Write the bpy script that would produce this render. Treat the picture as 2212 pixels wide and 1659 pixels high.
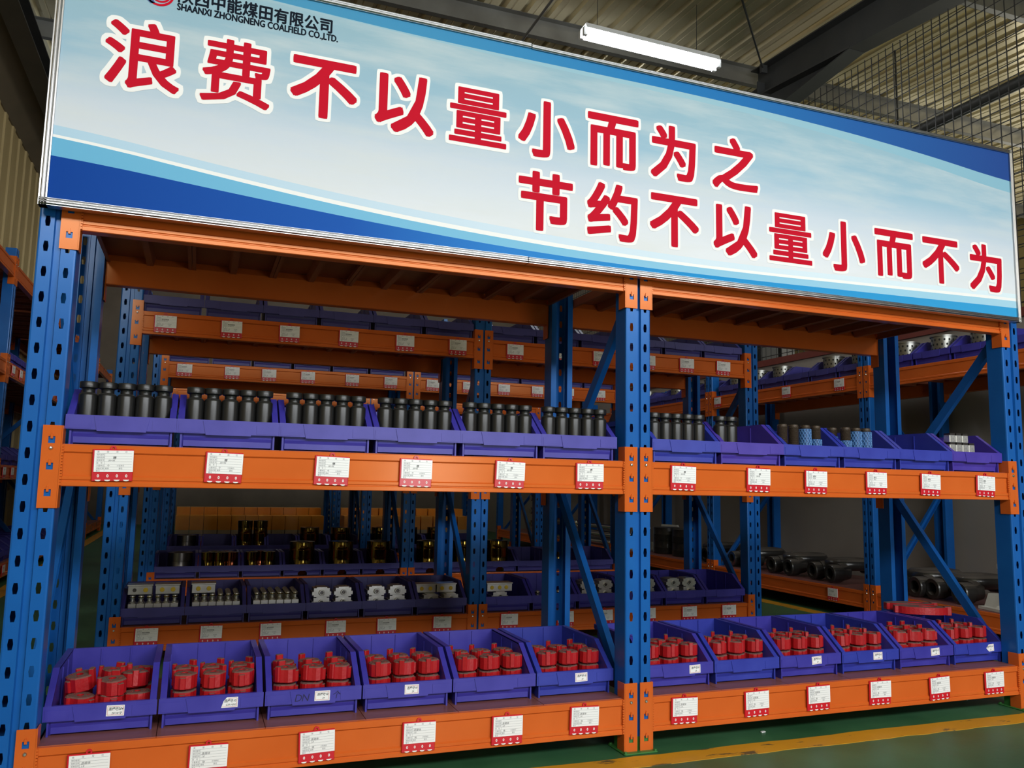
import bpy, math, random
from mathutils import Matrix, Vector
random.seed(7)
C = bpy.context.scene.collection
SC = bpy.context.scene
for o in list(bpy.data.objects):
    bpy.data.objects.remove(o)

# ------------------------------------------------------------------ camera
cam = bpy.data.cameras.new('camera')
cam.sensor_width = 36.0
cam.lens = 36.0 * 1778.394 / 2212.0
cam.clip_start = 0.05
cam.clip_end = 200
co = bpy.data.objects.new('camera', cam)
C.objects.link(co)
yaw, pit, rol = 0.361516, 0.12041, 0.0189035
f = Vector((math.sin(yaw)*math.cos(pit), math.cos(yaw)*math.cos(pit), math.sin(pit)))
r = Vector((math.cos(yaw), -math.sin(yaw), 0))
u = r.cross(f)
r2 = math.cos(rol)*r + math.sin(rol)*u
u2 = -math.sin(rol)*r + math.cos(rol)*u
M = Matrix((r2, u2, -f)).transposed().to_4x4()
M.translation = Vector((0.45954, -2.89973, 1.010137))
co.matrix_world = M
SC.camera = co

# ------------------------------------------------------------------ world, light, exposure
w = bpy.data.worlds.new('world')
SC.world = w
w.use_nodes = True
bg = w.node_tree.nodes['Background']
bg.inputs[0].default_value = (0.80, 0.90, 1.0, 1)
bg.inputs[1].default_value = 1.0
SC.view_settings.view_transform = 'Standard'
SC.view_settings.look = 'None'
SC.view_settings.gamma = 1
SC.view_settings.exposure = 0.0
SC.view_settings.use_curve_mapping = False

def area(name, loc, tgt, sx, sy, power, col):
    l = bpy.data.lights.new(name, 'AREA')
    l.shape = 'RECTANGLE'; l.size = sx; l.size_y = sy; l.energy = power; l.color = col
    o = bpy.data.objects.new(name, l)
    C.objects.link(o)
    o.location = loc
    d = Vector(tgt) - Vector(loc)
    o.rotation_euler = d.to_track_quat('-Z', 'Y').to_euler()
    return o
# daylight through the open doorway behind the photographer
area('doorway_daylight', (2.95, -6.35, 1.35), (2.6, 0, 1.2), .8, 2.4, 75, (0.97, 0.985, 1.0))
# band of high windows above the doorway
area('high_window_daylight', (2.6, -6.35, 3.85), (1.9, 0, 1.1), 9.0, .85, 470, (0.95, 0.98, 1.0))
# windows in the outer right wall, beyond the partition
area('side_window_daylight', (14.6, 3.0, 3.4), (6.0, 3.0, 5.2), 9.0, 2.0, 480, (1.0, 0.96, 0.86))

# ------------------------------------------------------------------ materials
def mat(name, col, rough=.5, metal=0.0, coat=0.0, var=None, vs=8, var_amt=.5, bump=0.0, bs=60, stretch=None, emit=0, ecol=None):
    m = bpy.data.materials.new(name)
    m.use_nodes = True
    nt = m.node_tree
    b = nt.nodes['Principled BSDF']
    b.inputs['Base Color'].default_value = (*col, 1)
    b.inputs['Roughness'].default_value = rough
    b.inputs['Metallic'].default_value = metal
    b.inputs['Coat Weight'].default_value = coat
    b.inputs['Coat Roughness'].default_value = .15
    if emit:
        b.inputs['Emission Color'].default_value = (*(ecol or col), 1)
        b.inputs['Emission Strength'].default_value = emit
    if var is not None or bump:
        tc = nt.nodes.new('ShaderNodeTexCoord')
        mp = nt.nodes.new('ShaderNodeMapping')
        nt.links.new(tc.outputs['Object'], mp.inputs[0])
        if stretch: mp.inputs['Scale'].default_value = stretch
    if var is not None:
        n = nt.nodes.new('ShaderNodeTexNoise')
        n.inputs['Scale'].default_value = vs; n.inputs['Detail'].default_value = 6
        nt.links.new(mp.outputs[0], n.inputs['Vector'])
        rp = nt.nodes.new('ShaderNodeValToRGB')
        rp.color_ramp.elements[0].position = .5 - var_amt*.3
        rp.color_ramp.elements[1].position = .5 + var_amt*.5
        rp.color_ramp.elements[0].color = (*col, 1)
        rp.color_ramp.elements[1].color = (*var, 1)
        nt.links.new(n.outputs[0], rp.inputs[0])
        nt.links.new(rp.outputs[0], b.inputs['Base Color'])
    if bump:
        n2 = nt.nodes.new('ShaderNodeTexNoise')
        n2.inputs['Scale'].default_value = bs; n2.inputs['Detail'].default_value = 4
        nt.links.new(mp.outputs[0], n2.inputs['Vector'])
        bp = nt.nodes.new('ShaderNodeBump')
        bp.inputs['Strength'].default_value = bump; bp.inputs['Distance'].default_value = .004
        nt.links.new(n2.outputs[0], bp.inputs['Height'])
        nt.links.new(bp.outputs[0], b.inputs['Normal'])
    return m

def chipped(name, col, var, chip, rough=.35, coat=.3, vs=5, cs=22, thr=.70, stretch=(1, 1, .35)):
    """glossy paint with slow tone drift and small worn-through chips"""
    m = mat(name, col, rough, 0, coat, var=var, vs=vs)
    nt = m.node_tree
    b = nt.nodes['Principled BSDF']
    src = b.inputs['Base Color'].links[0].from_socket
    tc = [n for n in nt.nodes if n.type == 'TEX_COORD'][0]
    mp = nt.nodes.new('ShaderNodeMapping'); mp.inputs['Scale'].default_value = stretch
    nt.links.new(tc.outputs['Object'], mp.inputs[0])
    n = nt.nodes.new('ShaderNodeTexNoise'); n.inputs['Scale'].default_value = cs; n.inputs['Detail'].default_value = 8
    n.inputs['Roughness'].default_value = .65
    nt.links.new(mp.outputs[0], n.inputs['Vector'])
    rp = nt.nodes.new('ShaderNodeValToRGB')
    rp.color_ramp.elements[0].position = thr; rp.color_ramp.elements[1].position = thr + .02
    rp.color_ramp.elements[0].color = (0, 0, 0, 1); rp.color_ramp.elements[1].color = (1, 1, 1, 1)
    nt.links.new(n.outputs[0], rp.inputs[0])
    mx = nt.nodes.new('ShaderNodeMix'); mx.data_type = 'RGBA'
    nt.links.new(rp.outputs[0], mx.inputs[0]); nt.links.new(src, mx.inputs[6])
    mx.inputs[7].default_value = (*chip, 1)
    nt.links.new(mx.outputs[2], b.inputs['Base Color'])
    return m

def dusty(name, col, dust, rough, lo=.55, hi=.8, coat=0.0, bump=.25, bs=90):
    """painted casting with dust settled on upward faces"""
    m = mat(name, col, rough, 0, coat, bump=bump, bs=bs)
    nt = m.node_tree
    b = nt.nodes['Principled BSDF']
    g = nt.nodes.new('ShaderNodeNewGeometry')
    sp = nt.nodes.new('ShaderNodeSeparateXYZ')
    nt.links.new(g.outputs['True Normal'], sp.inputs[0])
    n = nt.nodes.new('ShaderNodeTexNoise'); n.inputs['Scale'].default_value = 35; n.inputs['Detail'].default_value = 5
    ma = nt.nodes.new('ShaderNodeMath'); ma.operation = 'MULTIPLY_ADD'
    nt.links.new(n.outputs[0], ma.inputs[0]); ma.inputs[1].default_value = .35
    nt.links.new(sp.outputs[2], ma.inputs[2])
    mr = nt.nodes.new('ShaderNodeMapRange')
    mr.inputs[1].default_value = lo + .17; mr.inputs[2].default_value = hi + .17
    nt.links.new(ma.outputs[0], mr.inputs[0])
    mx = nt.nodes.new('ShaderNodeMix'); mx.data_type = 'RGBA'
    nt.links.new(mr.outputs[0], mx.inputs[0])
    mx.inputs[6].default_value = (*col, 1); mx.inputs[7].default_value = (*dust, 1)
    nt.links.new(mx.outputs[2], b.inputs['Base Color'])
    mr2 = nt.nodes.new('ShaderNodeMapRange'); mr2.inputs[3].default_value = rough; mr2.inputs[4].default_value = .9
    nt.links.new(mr.outputs[0], mr2.inputs[0]); nt.links.new(mr2.outputs[0], b.inputs['Roughness'])
    return m

BLUE = chipped('blue_post_paint', (.008, .095, .34), (.012, .12, .40), (.26, .30, .34), rough=.32, coat=.12, thr=.73)
ORANGE = chipped('orange_beam_paint', (.58, .112, .018), (.66, .142, .026), (.20, .07, .03), rough=.24, coat=.12, vs=3, cs=30, thr=.74, stretch=(.25, 1, 1))
for _m, _c in ((ORANGE, (1.0, .55, .2, 1)), (BLUE, (.35, .6, 1, 1))):
    _b = _m.node_tree.nodes['Principled BSDF']
    _b.inputs['IOR'].default_value = 1.5
    _b.inputs['Specular Tint'].default_value = _c; _b.inputs['Coat Tint'].default_value = _c
DECK = mat('deck_paint', (.34, .085, .035), .55, 0, .05, var=(.25, .06, .035), vs=6, bump=.1)
SHELF = mat('worn_shelf_paint', (.19, .065, .06), .5, 0, .1, var=(.26, .10, .085), vs=5, stretch=(.6, 4, 1))
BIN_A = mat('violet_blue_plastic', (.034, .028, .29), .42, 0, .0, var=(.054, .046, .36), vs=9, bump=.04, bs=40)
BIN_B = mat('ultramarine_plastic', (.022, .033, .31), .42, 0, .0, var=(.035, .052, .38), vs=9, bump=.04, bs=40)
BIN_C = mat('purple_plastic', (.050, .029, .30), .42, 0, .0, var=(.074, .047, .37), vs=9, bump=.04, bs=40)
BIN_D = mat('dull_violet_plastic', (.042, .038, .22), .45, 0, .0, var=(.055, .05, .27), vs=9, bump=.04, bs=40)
RED = dusty('red_cast_paint', (.40, .007, .011), (.15, .075, .06), .38, lo=.35, hi=.7, coat=.1)
BLACK = dusty('blackened_steel', (.022, .022, .022), (.035, .033, .03), .36, coat=.1, bump=.06, bs=50)
BLACK.node_tree.nodes['Principled BSDF'].inputs['Metallic'].default_value = .55
YOKE = dusty('black_yoke_paint', (.018, .017, .016), (.075, .062, .05), .3, coat=.35, bump=.2, bs=30)
STEEL = mat('machined_steel', (.70, .70, .67), .34, .85, var=(.5, .49, .46), vs=12)
STEELD = mat('dark_steel', (.16, .15, .14), .3, 1.0)
ALU = mat('aluminium_frame', (.42, .42, .42), .3, 1.0)
BRONZE = mat('bronze_plated_steel', (.20, .135, .03), .10, 1.0)
COPPER = mat('copper_plated_steel', (.30, .09, .045), .10, 1.0)
YELLOW = mat('yellow_plastic', (.72, .50, .02), .4)
TAGRED = mat('red_tag_plastic', (.58, .006, .018), .35, 0, .2)
PAPER = mat('white_card', (.88, .88, .87), .45, 0, .15)
INK = mat('grey_print', (.22, .23, .24), .7)
PEN = mat('dark_pen', (.03, .03, .03), .7)
WHITE = mat('white_plastic', (.85, .85, .83), .4)
SILVER = mat('zinc_bolt', (.70, .70, .68), .25, 1.0)
GREENP = mat('green_floor_paint_on_steel', (.035, .17, .035), .5)
DARKSTEEL = mat('dark_grey_painted_steel', (.035, .037, .038), .55, var=(.05, .05, .048), vs=3)
PURLIN = mat('galvanised_purlin', (.20, .20, .185), .45, .5, var=(.14, .135, .12), vs=3)
WIRE = mat('black_wire', (.015, .015, .015), .5)
NET = mat('blue_net_sleeve', (.018, .075, .22), .5)
RUST = mat('greased_thread', (.055, .038, .026), .42, .3, 0, bump=.5, bs=160)
ORBOX = mat('orange_carton', (.90, .36, .010), .42, 0, .2, var=(.80, .28, .01), vs=3)
OFFW = mat('off_white_carton', (.55, .46, .34), .6)
CASTW = mat('white_cast_paint', (.62, .61, .55), .55, var=(.5, .48, .42), vs=8)
CHROME = mat('chromed_bar', (.75, .74, .72), .12, 1.0)
LAMP = mat('glowing_tube', (1, 1, 1), .5, emit=30, ecol=(.93, .97, 1.0))
LAMPBODY = mat('white_enamel', (.75, .77, .78), .35)
PRINTRED = mat('print_red', (.50, .006, .022), .6)
PRINTRED.node_tree.nodes['Principled BSDF'].inputs['Specular IOR Level'].default_value = .05
PRINTWHITE = mat('print_white', (.82, .82, .81), .55)
PRINTINK = mat('print_ink', (.006, .010, .018), .6)
for _m in (PRINTWHITE, PRINTINK): _m.node_tree.nodes['Principled BSDF'].inputs['Specular IOR Level'].default_value = .05

# ------------------------------------------------------------------ geometry helpers
class MB:
    def __init__(s):
        s.v = []; s.f = []; s.m = []; s.sm = []
    def add(s, vs, fs, mi=0, smooth=False):
        b = len(s.v); s.v += [tuple(x) for x in vs]
        for q in fs:
            s.f.append(tuple(b+i for i in q)); s.m.append(mi); s.sm.append(smooth)
        return s
    def box(s, x0, x1, y0, y1, z0, z1, mi=0):
        vs = [(x, y, z) for x in (x0, x1) for y in (y0, y1) for z in (z0, z1)]
        return s.add(vs, [(0,1,3,2),(4,6,7,5),(0,4,5,1),(2,3,7,6),(0,2,6,4),(1,5,7,3)], mi)
    def cbox(s, x0, x1, y0, y1, z0, z1, c, mi=0):
        """box with chamfered vertical and top edges"""
        P = lambda i, z: [(x0+c+i, y0+i, z), (x1-c-i, y0+i, z), (x1-i, y0+c+i, z), (x1-i, y1-c-i, z), (x1-c-i, y1-i, z), (x0+c+i, y1-i, z), (x0+i, y1-c-i, z), (x0+i, y0+c+i, z)]
        rings = [P(c*.6, z0), P(0, z0+c*.6), P(0, z1-c*.6), P(c*.6, z1)]
        vs = sum(rings, [])
        fs = [tuple(range(7, -1, -1)), tuple(range(24, 32))]
        for k in range(3):
            for i in range(8):
                j = (i+1) % 8
                fs.append((k*8+i, k*8+j, (k+1)*8+j, (k+1)*8+i))
        return s.add(vs, fs, mi)
    def prism(s, poly, axis, a, b, mi=0, smooth=False):
        """poly of 2d points extruded along axis; axis x:(y,z) y:(x,z) z:(x,y)"""
        def P(p, t):
            return (t, p[0], p[1]) if axis == 'x' else (p[0], t, p[1]) if axis == 'y' else (p[0], p[1], t)
        n = len(poly)
        s.add([P(p, a) for p in poly] + [P(p, b) for p in poly],
              [(i, (i+1) % n, n+(i+1) % n, n+i) for i in range(n)], mi, smooth)
        s.add([P(p, a) for p in poly], [tuple(range(n-1, -1, -1))], mi)
        s.add([P(p, b) for p in poly], [tuple(range(n))], mi)
        return s
    def tube(s, p, q, rad, n=8, mi=0, r2=None, caps=True):
        p = Vector(p); q = Vector(q); d = (q-p).normalized()
        a = d.orthogonal().normalized(); b = d.cross(a)
        r2 = rad if r2 is None else r2
        vs = []
        for c, rr in ((p, rad), (q, r2)):
            for i in range(n):
                t = 2*math.pi*i/n
                vs.append(c + a*math.cos(t)*rr + b*math.sin(t)*rr)
        s.add(vs, [(i, (i+1) % n, n+(i+1) % n, n+i) for i in range(n)], mi, n > 6)
        if caps:
            s.add(vs[:n], [tuple(range(n-1, -1, -1))], mi); s.add(vs[n:], [tuple(range(n))], mi)
        return s
    def lathe(s, prof, n=24, mi=0, c=(0, 0, 0), axis='z'):
        """prof: (r,z) list; corners sharper than about 30 degrees stay crisp"""
        def ring(rr, z):
            out = []
            for i in range(n):
                t = 2*math.pi*i/n
                x, y = rr*math.cos(t), rr*math.sin(t)
                out.append((c[0]+x, c[1]+y, c[2]+z) if axis == 'z' else (c[0]+x, c[1]+z, c[2]+y) if axis == 'y' else (c[0]+z, c[1]+x, c[2]+y))
            return out
        runs = [[prof[0]]]
        for k in range(1, len(prof)):
            runs[-1].append(prof[k])
            if k < len(prof)-1:
                a = math.atan2(prof[k][1]-prof[k-1][1], prof[k][0]-prof[k-1][0])
                b = math.atan2(prof[k+1][1]-prof[k][1], prof[k+1][0]-prof[k][0])
                d = abs((b-a+math.pi) % (2*math.pi)-math.pi)
                if d > .5: runs.append([prof[k]])
        for run in runs:
            vs = sum([ring(*q) for q in run], []); fs = []
            for a in range(len(run)-1):
                for i in range(n):
                    j = (i+1) % n
                    fs.append((a*n+i, a*n+j, (a+1)*n+j, (a+1)*n+i))
            s.add(vs, fs, mi, True)
        return s
    def build(s, name, mats):
        me = bpy.data.meshes.new(name)
        me.from_pydata(s.v, [], s.f)
        for m in (mats if isinstance(mats, (list, tuple)) else [mats]): me.materials.append(m)
        me.polygons.foreach_set('material_index', s.m)
        me.polygons.foreach_set('use_smooth', s.sm)
        me.update()
        return me

def fix(me):
    import bmesh
    bm = bmesh.new(); bm.from_mesh(me)
    bmesh.ops.remove_doubles(bm, verts=bm.verts, dist=1e-6)
    bmesh.ops.recalc_face_normals(bm, faces=bm.faces)
    bm.to_mesh(me); bm.free()
    return me

def ob(name, me, parent=None, loc=(0, 0, 0), rot=(0, 0, 0)):
    o = bpy.data.objects.new(name, me)
    C.objects.link(o)
    o.location = loc; o.rotation_euler = rot
    if parent is not None: o.parent = parent
    return o
def tag(o, label, cat, group=None):
    o['label'] = label; o['category'] = cat
    if group: o['group'] = group
    return o
def struct(o):
    o['kind'] = 'structure'; return o
def empty(name, loc, rz=0):
    o = bpy.data.objects.new(name, None); C.objects.link(o)
    o.location = loc; o.rotation_euler = (0, 0, rz); o.empty_display_size = .1
    return o
def copy_tree(src, loc=None, rot=None, label=None, group=None):
    def cp(o, par):
        c = o.copy(); C.objects.link(c)
        c.parent = par
        for ch in list(o.children): cp(ch, c)
        return c
    c = cp(src, None)
    if loc is not None: c.location = loc
    if rot is not None: c.rotation_euler = rot
    if label: c['label'] = label
    if group: c['group'] = group
    return c
class Proto:
    """first place() moves the original, later ones copy it"""
    def __init__(s, o): s.o = o; s.used = False
    def place(s, loc, rot=(0, 0, 0), label=None, group=None):
        if not s.used:
            s.used = True; o = s.o; o.location = loc; o.rotation_euler = rot
            if label: o['label'] = label
            if group: o['group'] = group
            return o
        return copy_tree(s.o, loc, rot, label, group)

_tc = {}
def text_geo(body, size, offset=0.0, align='CENTER', squeeze=1.0, res=3):
    key = (body, size, offset, align, squeeze)
    if key in _tc: return _tc[key]
    cu = bpy.data.curves.new('text', 'FONT')
    cu.body = body; cu.size = size; cu.offset = offset; cu.resolution_u = res
    cu.align_x = align
    o = bpy.data.objects.new('text', cu); C.objects.link(o)
    bpy.context.view_layer.update()
    dg = bpy.context.evaluated_depsgraph_get()
    me = o.evaluated_get(dg).to_mesh()
    vs = [(v.co.x*squeeze, v.co.y) for v in me.vertices]
    fs = [tuple(p.vertices) for p in me.polygons]
    bpy.data.objects.remove(o); bpy.data.curves.remove(cu)
    _tc[key] = (vs, fs)
    return _tc[key]
def put_text(mb, body, size, x, z, y, mi=0, offset=0.0, align='CENTER', squeeze=1.0, center=False, shear=0.0):
    vs, fs = text_geo(body, size, offset, align, squeeze)
    if not vs: return
    cx = cz = 0
    if center:
        xs = [v[0] for v in vs]; zs = [v[1] for v in vs]
        cx = (min(xs)+max(xs))/2; cz = (min(zs)+max(zs))/2
    mb.add([(x + a - cx + shear*(b-cz), y, z + b - cz) for a, b in vs], fs, mi)

# ------------------------------------------------------------------ rack parts
PW = .1126           # upright width
PITCH = .0817        # slot pitch
H0 = .0143
DEPTH = .84
_cache = {}
def post_mesh(H):
    if ('post', H) in _cache: return _cache[('post', H)]
    mb = MB()
    prof_l = [(-.030, .088), (-.0563, .088), (-.0563, .007), (-.0545, .002), (-.050, 0)]
    mid = [(-.012, 0), (-.009, .011), (.009, .011), (.012, 0)]
    prof_r = [(.050, 0), (.0545, .002), (.0563, .007), (.0563, .088), (.030, .088)]
    zg = .055
    for prof in (prof_l, mid, prof_r):
        for z0, z1, mi in ((0, zg, 1), (zg, H, 0)):
            for i in range(len(prof)-1):
                (xa, ya), (xb, yb) = prof[i], prof[i+1]
                mb.add([(xa, ya, z0), (xb, yb, z0), (xb, yb, z1), (xa, ya, z1)], [(0, 1, 2, 3)], mi)
    for x0, x1 in ((-.050, -.012), (.012, .050)):
        cx = (x0+x1)/2
        z = 0
        k = 0
        z = H0 + PITCH*0 - PITCH/2
        zz = 0
        mb.add([(x0, 0, 0), (x1, 0, 0), (x1, 0, zg), (x0, 0, zg)], [(0, 1, 2, 3)], 1)
        first = math.ceil((zg + .042 - H0)/PITCH)
        a = zg
        k = first
        while True:
            zc = H0 + k*PITCH
            b = zc + PITCH/2
            if b > H - .01: b = H
            if zc + .03 > H: 
                mb.add([(x0, 0, a), (x1, 0, a), (x1, 0, H), (x0, 0, H)], [(0, 1, 2, 3)], 0)
                break
            hh, hw, he = .0165, .0078, .0052
            o6 = [(x0, a), (x1, a), (x1, zc), (x1, b), (x0, b), (x0, zc)]
            h6 = [(cx-he, zc-hh), (cx+he, zc-hh), (cx+hw, zc), (cx+he, zc+hh), (cx-he, zc+hh), (cx-hw, zc)]
            vs = [(p[0], 0, p[1]) for p in o6+h6]
            fs = [(i, (i+1) % 6, 6+(i+1) % 6, 6+i) for i in range(6)]
            mb.add(vs, fs, 0)
            a = b; k += 1
            if b >= H: break
    me = fix(mb.build('upright', [BLUE, GREENP]))
    _cache[('post', H)] = me
    return me

def connector_mesh(side):
    """end plate of a beam; side -1 = left end of the beam. local x=0 at the beam end"""
    if ('con', side) in _cache: return _cache[('con', side)]
    mb = MB()
    s = side
    # front plate covers the inner half of the upright: from beam end outwards
    xa, xb = .000, .053          # distance outwards
    y0, y1 = -.0045, -.0005
    ztop, zbot = .058, -.197
    hz = [-.013+.0, -.013-PITCH*1.0+.0, -.013-2*PITCH]
    hz = [ztop-.045, ztop-.045-PITCH, ztop-.045-2*PITCH]
    cx, hw, hh = .0265, .0095, .0105
    edges = [ztop]
    for z in hz: edges += [z+hh, z-hh]
    edges.append(zbot)
    X = lambda d: s*d
    for i in range(0, len(edges)-1):
        za, zb = edges[i], edges[i+1]
        if i % 2 == 0:
            mb.box(min(X(xa), X(xb)), max(X(xa), X(xb)), y0, y1, zb, za)
        else:
            mb.box(min(X(xa), X(cx-hw)), max(X(xa), X(cx-hw)), y0, y1, zb, za)
            mb.box(min(X(cx+hw), X(xb)), max(X(cx+hw), X(xb)), y0, y1, zb, za)
    for z in hz:  # hooks pressed over each notch
        mb.box(X(cx)-.0035, X(cx)+.0035, y0-.004, y1, z+hh-.007, z+hh+.006)
        mb.box(X(cx)-.0018, X(cx)+.0018, y0-.003, y1, z+hh+.006, z+hh+.011)
    # return plate along the upright flank
    xs = sorted((X(-.0035), X(.0005)))
    mb.box(xs[0], xs[1], y0, .050, zbot, ztop)
    # weld bead
    for k in range(14):
        z = .0 - .128*(k+.5)/14
        xr = X(-.0045)
        rr = .0035 + random.random()*.002
        mb.box(xr-rr, xr+rr, -.0035-random.random()*.001, .003, z-.0035, z+.0035)
    me = mb.build('connector', ORANGE)
    _cache[('con', side)] = me
    return me

def beam_mesh(L):
    if ('beam', round(L, 4)) in _cache: return _cache[('beam', round(L, 4))]
    h = .130
    poly = [(.0, -.002), (.0, -.022), (.006, -.027), (.006, -.094), (.0, -.099), (.0, -.108), (.003, -.111), (.003,-.113), (.0, -.116), (.0, -.128), (.003, -h), (.045, -h), (.048, -.127),
            (.048, -.03), (.030, -.003), (.028, 0), (.002, 0)]
    mb = MB().prism(poly, 'x', 0, L)
    me = fix(mb.build('beam', ORANGE))
    _cache[('beam', round(L, 4))] = me
    return me
def pin_mesh():
    if 'pin' in _cache: return _cache['pin']
    me = MB().lathe([(.0, -.0095), (.004, -.009), (.0065, -.006), (.007, -.0042)], 12, 0, (0, 0, 0), 'y').build('locking_pin', SILVER)
    _cache['pin'] = me
    return me
def deck_mesh(wd, dep):
    key = ('deck', round(wd, 4), dep)
    if key in _cache: return _cache[key]
    mb = MB()
    g = .0012
    mb.box(g, wd-g, .014, dep-.014, -.001, .002)
    for x in (g, wd-g-.002): mb.box(x, x+.002, .052, dep-.052, -.036, -.001)
    for x in (g+.002, wd-g-.014): mb.box(x, x+.012, .052, dep-.052, -.036, -.034)
    c = wd/2   # omega stiffener below the middle
    poly = [(c-.021, -.001), (c-.012, -.036), (c+.012, -.036), (c+.021, -.001)]
    mb.prism(poly, 'y', .052, dep-.052)
    me = mb.build('deck_panel', [SHELF, DECK])
    for p in me.polygons:
        zc = sum(me.vertices[i].co.z for i in p.vertices)/len(p.vertices)
        p.material_index = 0 if zc > .0015 else 1
    _cache[key] = me
    return me
def brace_mesh(a, b):
    key = ('brace', a, b)
    if key in _cache: return _cache[key]
    (ya, za), (yb, zb) = a, b
    L = math.hypot(yb-ya, zb-za)
    mb = MB()
    mb.box(-.012, -.0095, -.022, .022, 0, L)       # web
    mb.box(-.0095, .014, -.022, -.0195, 0, L)
    mb.box(-.0095, .014, .0195, .022, 0, L)
    mb.tube((-.016, 0, .03), (.016, 0, .03), .006, 6)
    mb.tube((-.016, 0, L-.03), (.016, 0, L-.03), .006, 6)
    t = math.atan2(yb-ya, zb-za)
    mb.v = [(x, ya + y*math.cos(t) + z*math.sin(t), za - y*math.sin(t) + z*math.cos(t)) for x, y, z in mb.v]
    me = mb.build('brace', BLUE)
    _cache[key] = me
    return me
def plate_mesh():
    if 'plate' in _cache: return _cache['plate']
    mb = MB().cbox(-.072, .072, -.028, .115, 0, .006, .004)
    for x in (-.064, .064):
        for y in (-.018, .104): mb.tube((x, y, .006), (x, y, .012), .006, 6)
    me = mb.build('base_plate', GREENP)
    _cache['plate'] = me
    return me

def rack(label, loc, rz, nb, P, levels, H, group=None, tops=()):
    t = empty('pallet_rack', loc, rz)
    tag(t, label, 'rack', group)
    for k in range(nb+1):
        ob('upright', post_mesh(H), t, (k*P, 0, 0))
        ob('upright', post_mesh(H), t, (k*P, DEPTH, 0), (0, 0, math.pi))
        ob('base_plate', plate_mesh(), t, (k*P, 0, 0))
        ob('base_plate', plate_mesh(), t, (k*P, DEPTH, 0), (0, 0, math.pi))
        ob('brace', brace_mesh((.06, .12), (.78, 1.00)), t, (k*P, 0, 0))
        ob('brace', brace_mesh((.78, 1.02), (.06, 1.80)), t, (k*P, 0, 0))
        if H > 2.4: ob('brace', brace_mesh((.06, 1.84), (.78, 2.6)), t, (k*P, 0, 0))
        ob('brace', brace_mesh((.05, .10), (.79, .10)), t, (k*P, 0, 0))
    L = P - PW - .006
    for k in range(nb):
        x0 = k*P + PW/2 + .003
        for z in levels:
            for back in (0, 1):
                if back: b = ob('beam', beam_mesh(L), t, (x0+L, DEPTH, z), (0, 0, math.pi))
                else: b = ob('beam', beam_mesh(L), t, (x0, 0, z))
                ob('connector', connector_mesh(-1), b, (0, 0, 0))
                ob('connector', connector_mesh(1), b, (L, 0, 0))
                if not back:
                    ob('locking_pin', pin_mesh(), b, (-.0265, 0, .005-.018))
                    ob('locking_pin', pin_mesh(), b, (L+.0265, 0, .005-.018))
            wd = (P-.03-PW)/6 if False else L/6
            for j in range(6):
                ob('deck_panel', deck_mesh(wd, DEPTH), t, (x0+j*wd, 0, z))
    return t

# ------------------------------------------------------------------ building shell
def grid_uv_floor():
    m = bpy.data.materials.new('green_floor_paint'); m.use_nodes = True
    nt = m.node_tree; b = nt.nodes['Principled BSDF']
    tc = nt.nodes.new('ShaderNodeTexCoord')
    n = nt.nodes.new('ShaderNodeTexNoise'); n.inputs['Scale'].default_value = 2.2; n.inputs['Detail'].default_value = 8
    nt.links.new(tc.outputs['Object'], n.inputs['Vector'])
    rp = nt.nodes.new('ShaderNodeValToRGB')
    e = rp.color_ramp.elements
    e[0].position = .35; e[0].color = (.024, .10, .040, 1)
    e[1].position = .7; e[1].color = (.055, .165, .075, 1)
    nt.links.new(n.outputs[0], rp.inputs[0])
    n2 = nt.nodes.new('ShaderNodeTexNoise'); n2.inputs['Scale'].default_value = 26; n2.inputs['Detail'].default_value = 8; n2.inputs['Roughness'].default_value = .7
    nt.links.new(tc.outputs['Object'], n2.inputs['Vector'])
    r2 = nt.nodes.new('ShaderNodeValToRGB')
    r2.color_ramp.elements[0].position = .70; r2.color_ramp.elements[1].position = .78
    nt.links.new(n2.outputs[0], r2.inputs[0])
    mx = nt.nodes.new('ShaderNodeMix'); mx.data_type = 'RGBA'
    nt.links.new(r2.outputs[0], mx.inputs[0]); nt.links.new(rp.outputs[0], mx.inputs[6])
    mx.inputs[7].default_value = (.13, .17, .12, 1)
    nt.links.new(mx.outputs[2], b.inputs['Base Color'])
    r3 = nt.nodes.new('ShaderNodeMapRange'); r3.inputs[3].default_value = .34; r3.inputs[4].default_value = .5
    nt.links.new(n.outputs[0], r3.inputs[0]); nt.links.new(r3.outputs[0], b.inputs['Roughness'])
    bp = nt.nodes.new('ShaderNodeBump'); bp.inputs['Strength'].default_value = .12; bp.inputs['Distance'].default_value = .01
    nt.links.new(n2.outputs[0], bp.inputs['Height']); nt.links.new(bp.outputs[0], b.inputs['Normal'])
    return m
FLOOR = grid_uv_floor()
XL, XR, YF, YB = -2.05, 15.0, -6.6, 16.5
struct(ob('floor', MB().box(XL-.1, XR+.1, YF-6, YB+.1, -.1, 0).build('floor', FLOOR)))
LINEY = chipped('yellow_floor_line_paint', (.62, .30, .012), (.50, .24, .02), (.10, .075, .03), rough=.45, coat=0, vs=3, cs=9, thr=.60, stretch=(.5, 2, 1))
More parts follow.
